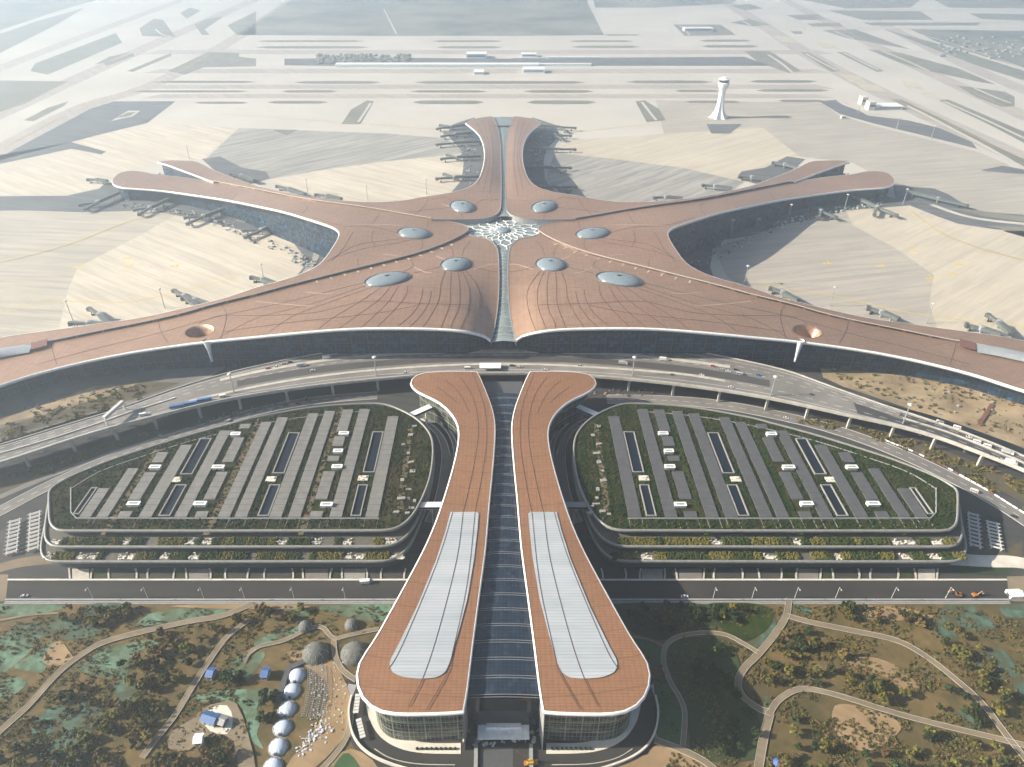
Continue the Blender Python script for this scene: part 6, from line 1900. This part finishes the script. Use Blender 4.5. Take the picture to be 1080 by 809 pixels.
for px, py, kd, c, w in ((493, 389, "van", "white", "white van just left of the white shelter"), (428, 393, "car", "white", "white car behind the hall's left roof tip"), (575, 390.5, "car", "white", "white car behind the hall's right roof"), (657, 384, "truck", "white", "white truck right of the hall on the inner lanes"), (612, 386, "car", "silver", "silver car on the inner lanes behind the hall"), (540, 386, "car", "black", "dark car right of the white shelter"), (548, 387.5, "car", "silver", "silver car second right of the white shelter"), (330, 391, "car", "white", "white car on the middle lanes left of the hall"), (345, 378, "truck", "silver", "silver truck parked by the terminal front on the left"), (318, 386, "truck", "white", "white truck parked by the terminal front, farther left"), (740, 396, "car", "white", "white car on the inner lanes far right of the hall"), (700, 380, "truck", "silver", "silver truck parked by the terminal front on the right"), (780, 395, "van", "silver", "silver van at the start of the right arm")):
    vehicle(kd, px, py, VZ + .1, (x_ := (CX - px) * .0011), c, w + (" of the raised road" if "raised" not in w and "lanes" in w else ""))
vehicle("truck", 386.5, 615, .12, .1, "blue", "blue truck with a white box at the kerb of the left street")
vehicle("car", 722, 629.5, .12, 0, "white", "white car on the right street at the edge of the shade")
vehicle("car", 26, 629, .12, .2, "silver", "silver car at the left end of the street")
vehicle("car", 718, 628.5, .12, 0, "silver", "silver car just behind the white car on the right street") if False else None
for i, (px, py) in enumerate(((300, 384), (292, 387), (306, 382.5), (283, 389))):
    vehicle("car", px, py, VZ + .1, .25, ("silver", "white", "black", "red")[i], ("silver", "white", "black", "red")[i] + " car parked on the terminal's left forecourt", "cars on the terminal's left forecourt")
for i, (px, py) in enumerate(((760, 390), (768, 392), (776, 390.5), (752, 386.5), (800, 396))):
    vehicle("car", px, py, VZ + .1, -.25, ("silver", "white", "black", "red", "blue")[i], ("silver", "white", "black", "red", "blue")[i] + " car parked on the terminal's right forecourt", "cars on the terminal's right forecourt")
# construction machines
def excavator(px, py, rz, label, col="yellow", z=.15, s=1.0):
    p = P(px, py, z); o = thing("excavator", label, "excavator", p, rz); o.scale = (s, s, s)
    for sy, nm in ((-1.1, "track"), (1.1, "track")):
        b = MB(); b.box((0, sy, 0), (4, .6, .9)); b.build(nm, M["tyre"], o)
    b = MB(); b.box((-.3, 0, .9), (3.2, 2.6, 1.1)); b.build("body", M["paint_" + col], o)
    b = MB(); b.box((.8, .7, 2.0), (1.3, 1.1, 1.2)); b.build("cab", M["glass_black"], o)
    b = MB(); b.tube((1.0, -.4, 1.6), (3.6, -.4, 4.4), .28, .22, 6); b.tube((3.6, -.4, 4.4), (5.6, -.4, 2.2), .22, .18, 6); b.build("boom", M["paint_" + col], o)
    b = MB(); b.box((5.6, -.4, 1.2), (.9, 1.0, 1.0), .3); b.build("bucket", M["steel"], o)
excavator(1010, 628, 2.9, "orange excavator on the right end of the street, left of two", "orange")
excavator(1028, 628.5, .2, "orange excavator on the right end of the street, right of two", "orange")
excavator(884, 388, .5, "small yellow excavator on the bare ground under the near right pier", "yellow")
p = P(560, 806); o = thing("mobile_crane", "orange mobile crane with its lattice boom raised, before the hall's entrance", "crane", (p.x, p.y, .25), .1)
b = MB(); b.box((0, 0, .5), (7.5, 2.5, 1.0)); b.build("chassis", M["paint_orange"], o)
b = MB(); b.box((-.5, 0, 1.5), (3.4, 2.3, 1.5)); b.build("cabin", M["paint_yellow"], o)
b = MB()
A, B = Vector((-1, 0, 2.4)), Vector((-7.5, 1.5, 11))
for dy, dz in ((-.35, -.3), (.35, -.3), (-.35, .3), (.35, .3)): b.tube(A + Vector((0, dy, dz)), B + Vector((0, dy * .5, dz * .5)), .1, .08, 5)
for k in range(9):
    q0, q1 = A.lerp(B, k / 9), A.lerp(B, (k + 1) / 9); b.tube(q0 + Vector((0, -.3, -.2)), q1 + Vector((0, .3, .2)), .07, .07, 4)
b.build("boom", M["paint_orange"], o)
for sx in (-2.6, 0, 2.6):
    for sy in (-1.2, 1.2):
        b = MB(); b.tube((sx, sy - .2, .55), (sx, sy + .2, .55), .55, .55, 10); b.build("wheel", M["tyre"], o)
# red and white barriers on the lower ring road
q = resample([P(x, y) for x, y in ((935, 468), (965, 480), (995, 494), (1020, 508), (1045, 522), (1085, 547))], 4.6)
b0 = MB(); b0.box((0, 0, 0), (4.0, .7, .5)); b0.box((0, 0, .5), (3.9, .4, .6))
me = {}
for i, (u, v) in enumerate(zip(q, q[1:])):
    red = (i * 7 + i // 3) % 5 in (1, 3)
    if i > len(q) * .62: red = i % 9 == 0
    if red not in me:
        o = b0.build("road_barrier", M["red_cover"] if red else M["white_metal"]); me[red] = o.data
    else:
        o = link("road_barrier", me[red])
    m_ = (u + v) / 2; d = v - u
    o.location = (m_.x, m_.y + 4.6, .16); o.rotation_euler = (0, 0, math.atan2(d.y, d.x))
    tag(o, ("red" if red else "white") + " plastic barrier in the line along the lower right ring road", "barrier", ("red" if red else "white") + " barriers on the lower ring road")
# site clutter on the bare ground under the two near piers
rnd = random.Random(3); b = MB()
for zone, n in (([(875, 384), (960, 388), (1080, 425), (1080, 470), (960, 428), (880, 402)], 60), ([(20, 432), (110, 408), (140, 405), (60, 440)], 40), ([(150, 466), (250, 432), (330, 418), (330, 423), (170, 462)], 60), ([(560, 410), (690, 412), (690, 418), (600, 418)], 40)):
    for (px, py) in rand_in(zone, n, rnd):
        p = P(px, py); s = rnd.uniform(.6, 3.6); b.box((p.x, p.y, .05), (s, s * rnd.uniform(.2, .8), rnd.uniform(.3, 1.8)), rnd.random() * 3, rnd.randrange(3))
struct(b.build("building_material", [M["concrete_dim"], M["bank_soil"], M["site_soil"]]), "stuff")
p0 = [P(x, y) for x, y in ((1032, 449), (1046, 427))]
b = MB(); b.ribbon(resample(p0, 2), 3.2, 1.4); tag(b.build("soil_wall", M["red_cover"]), "straight red brown trench wall on the bare ground under the near right pier", "trench wall")
# ------------------------------------------------------------------ haze
hz = bpy.data.materials.new("haze_air"); hz.use_nodes = True
ht = hz.node_tree
for n in list(ht.nodes):
    if n.type == 'BSDF_PRINCIPLED': ht.nodes.remove(n)
vol = ht.nodes.new("ShaderNodeVolumePrincipled")
vol.inputs["Color"].default_value = (0.7, 0.84, 1.0, 1)
vol.inputs["Density"].default_value = 0.00027
vol.inputs["Anisotropy"].default_value = 0.74
ht.links.new(vol.outputs[0], [n for n in ht.nodes if n.type == 'OUTPUT_MATERIAL'][0].inputs["Volume"])
b = MB()
b.box((0, 3900, -1.2), (10400, 10600, 386.0))
struct(b.build("haze", hz), "stuff")
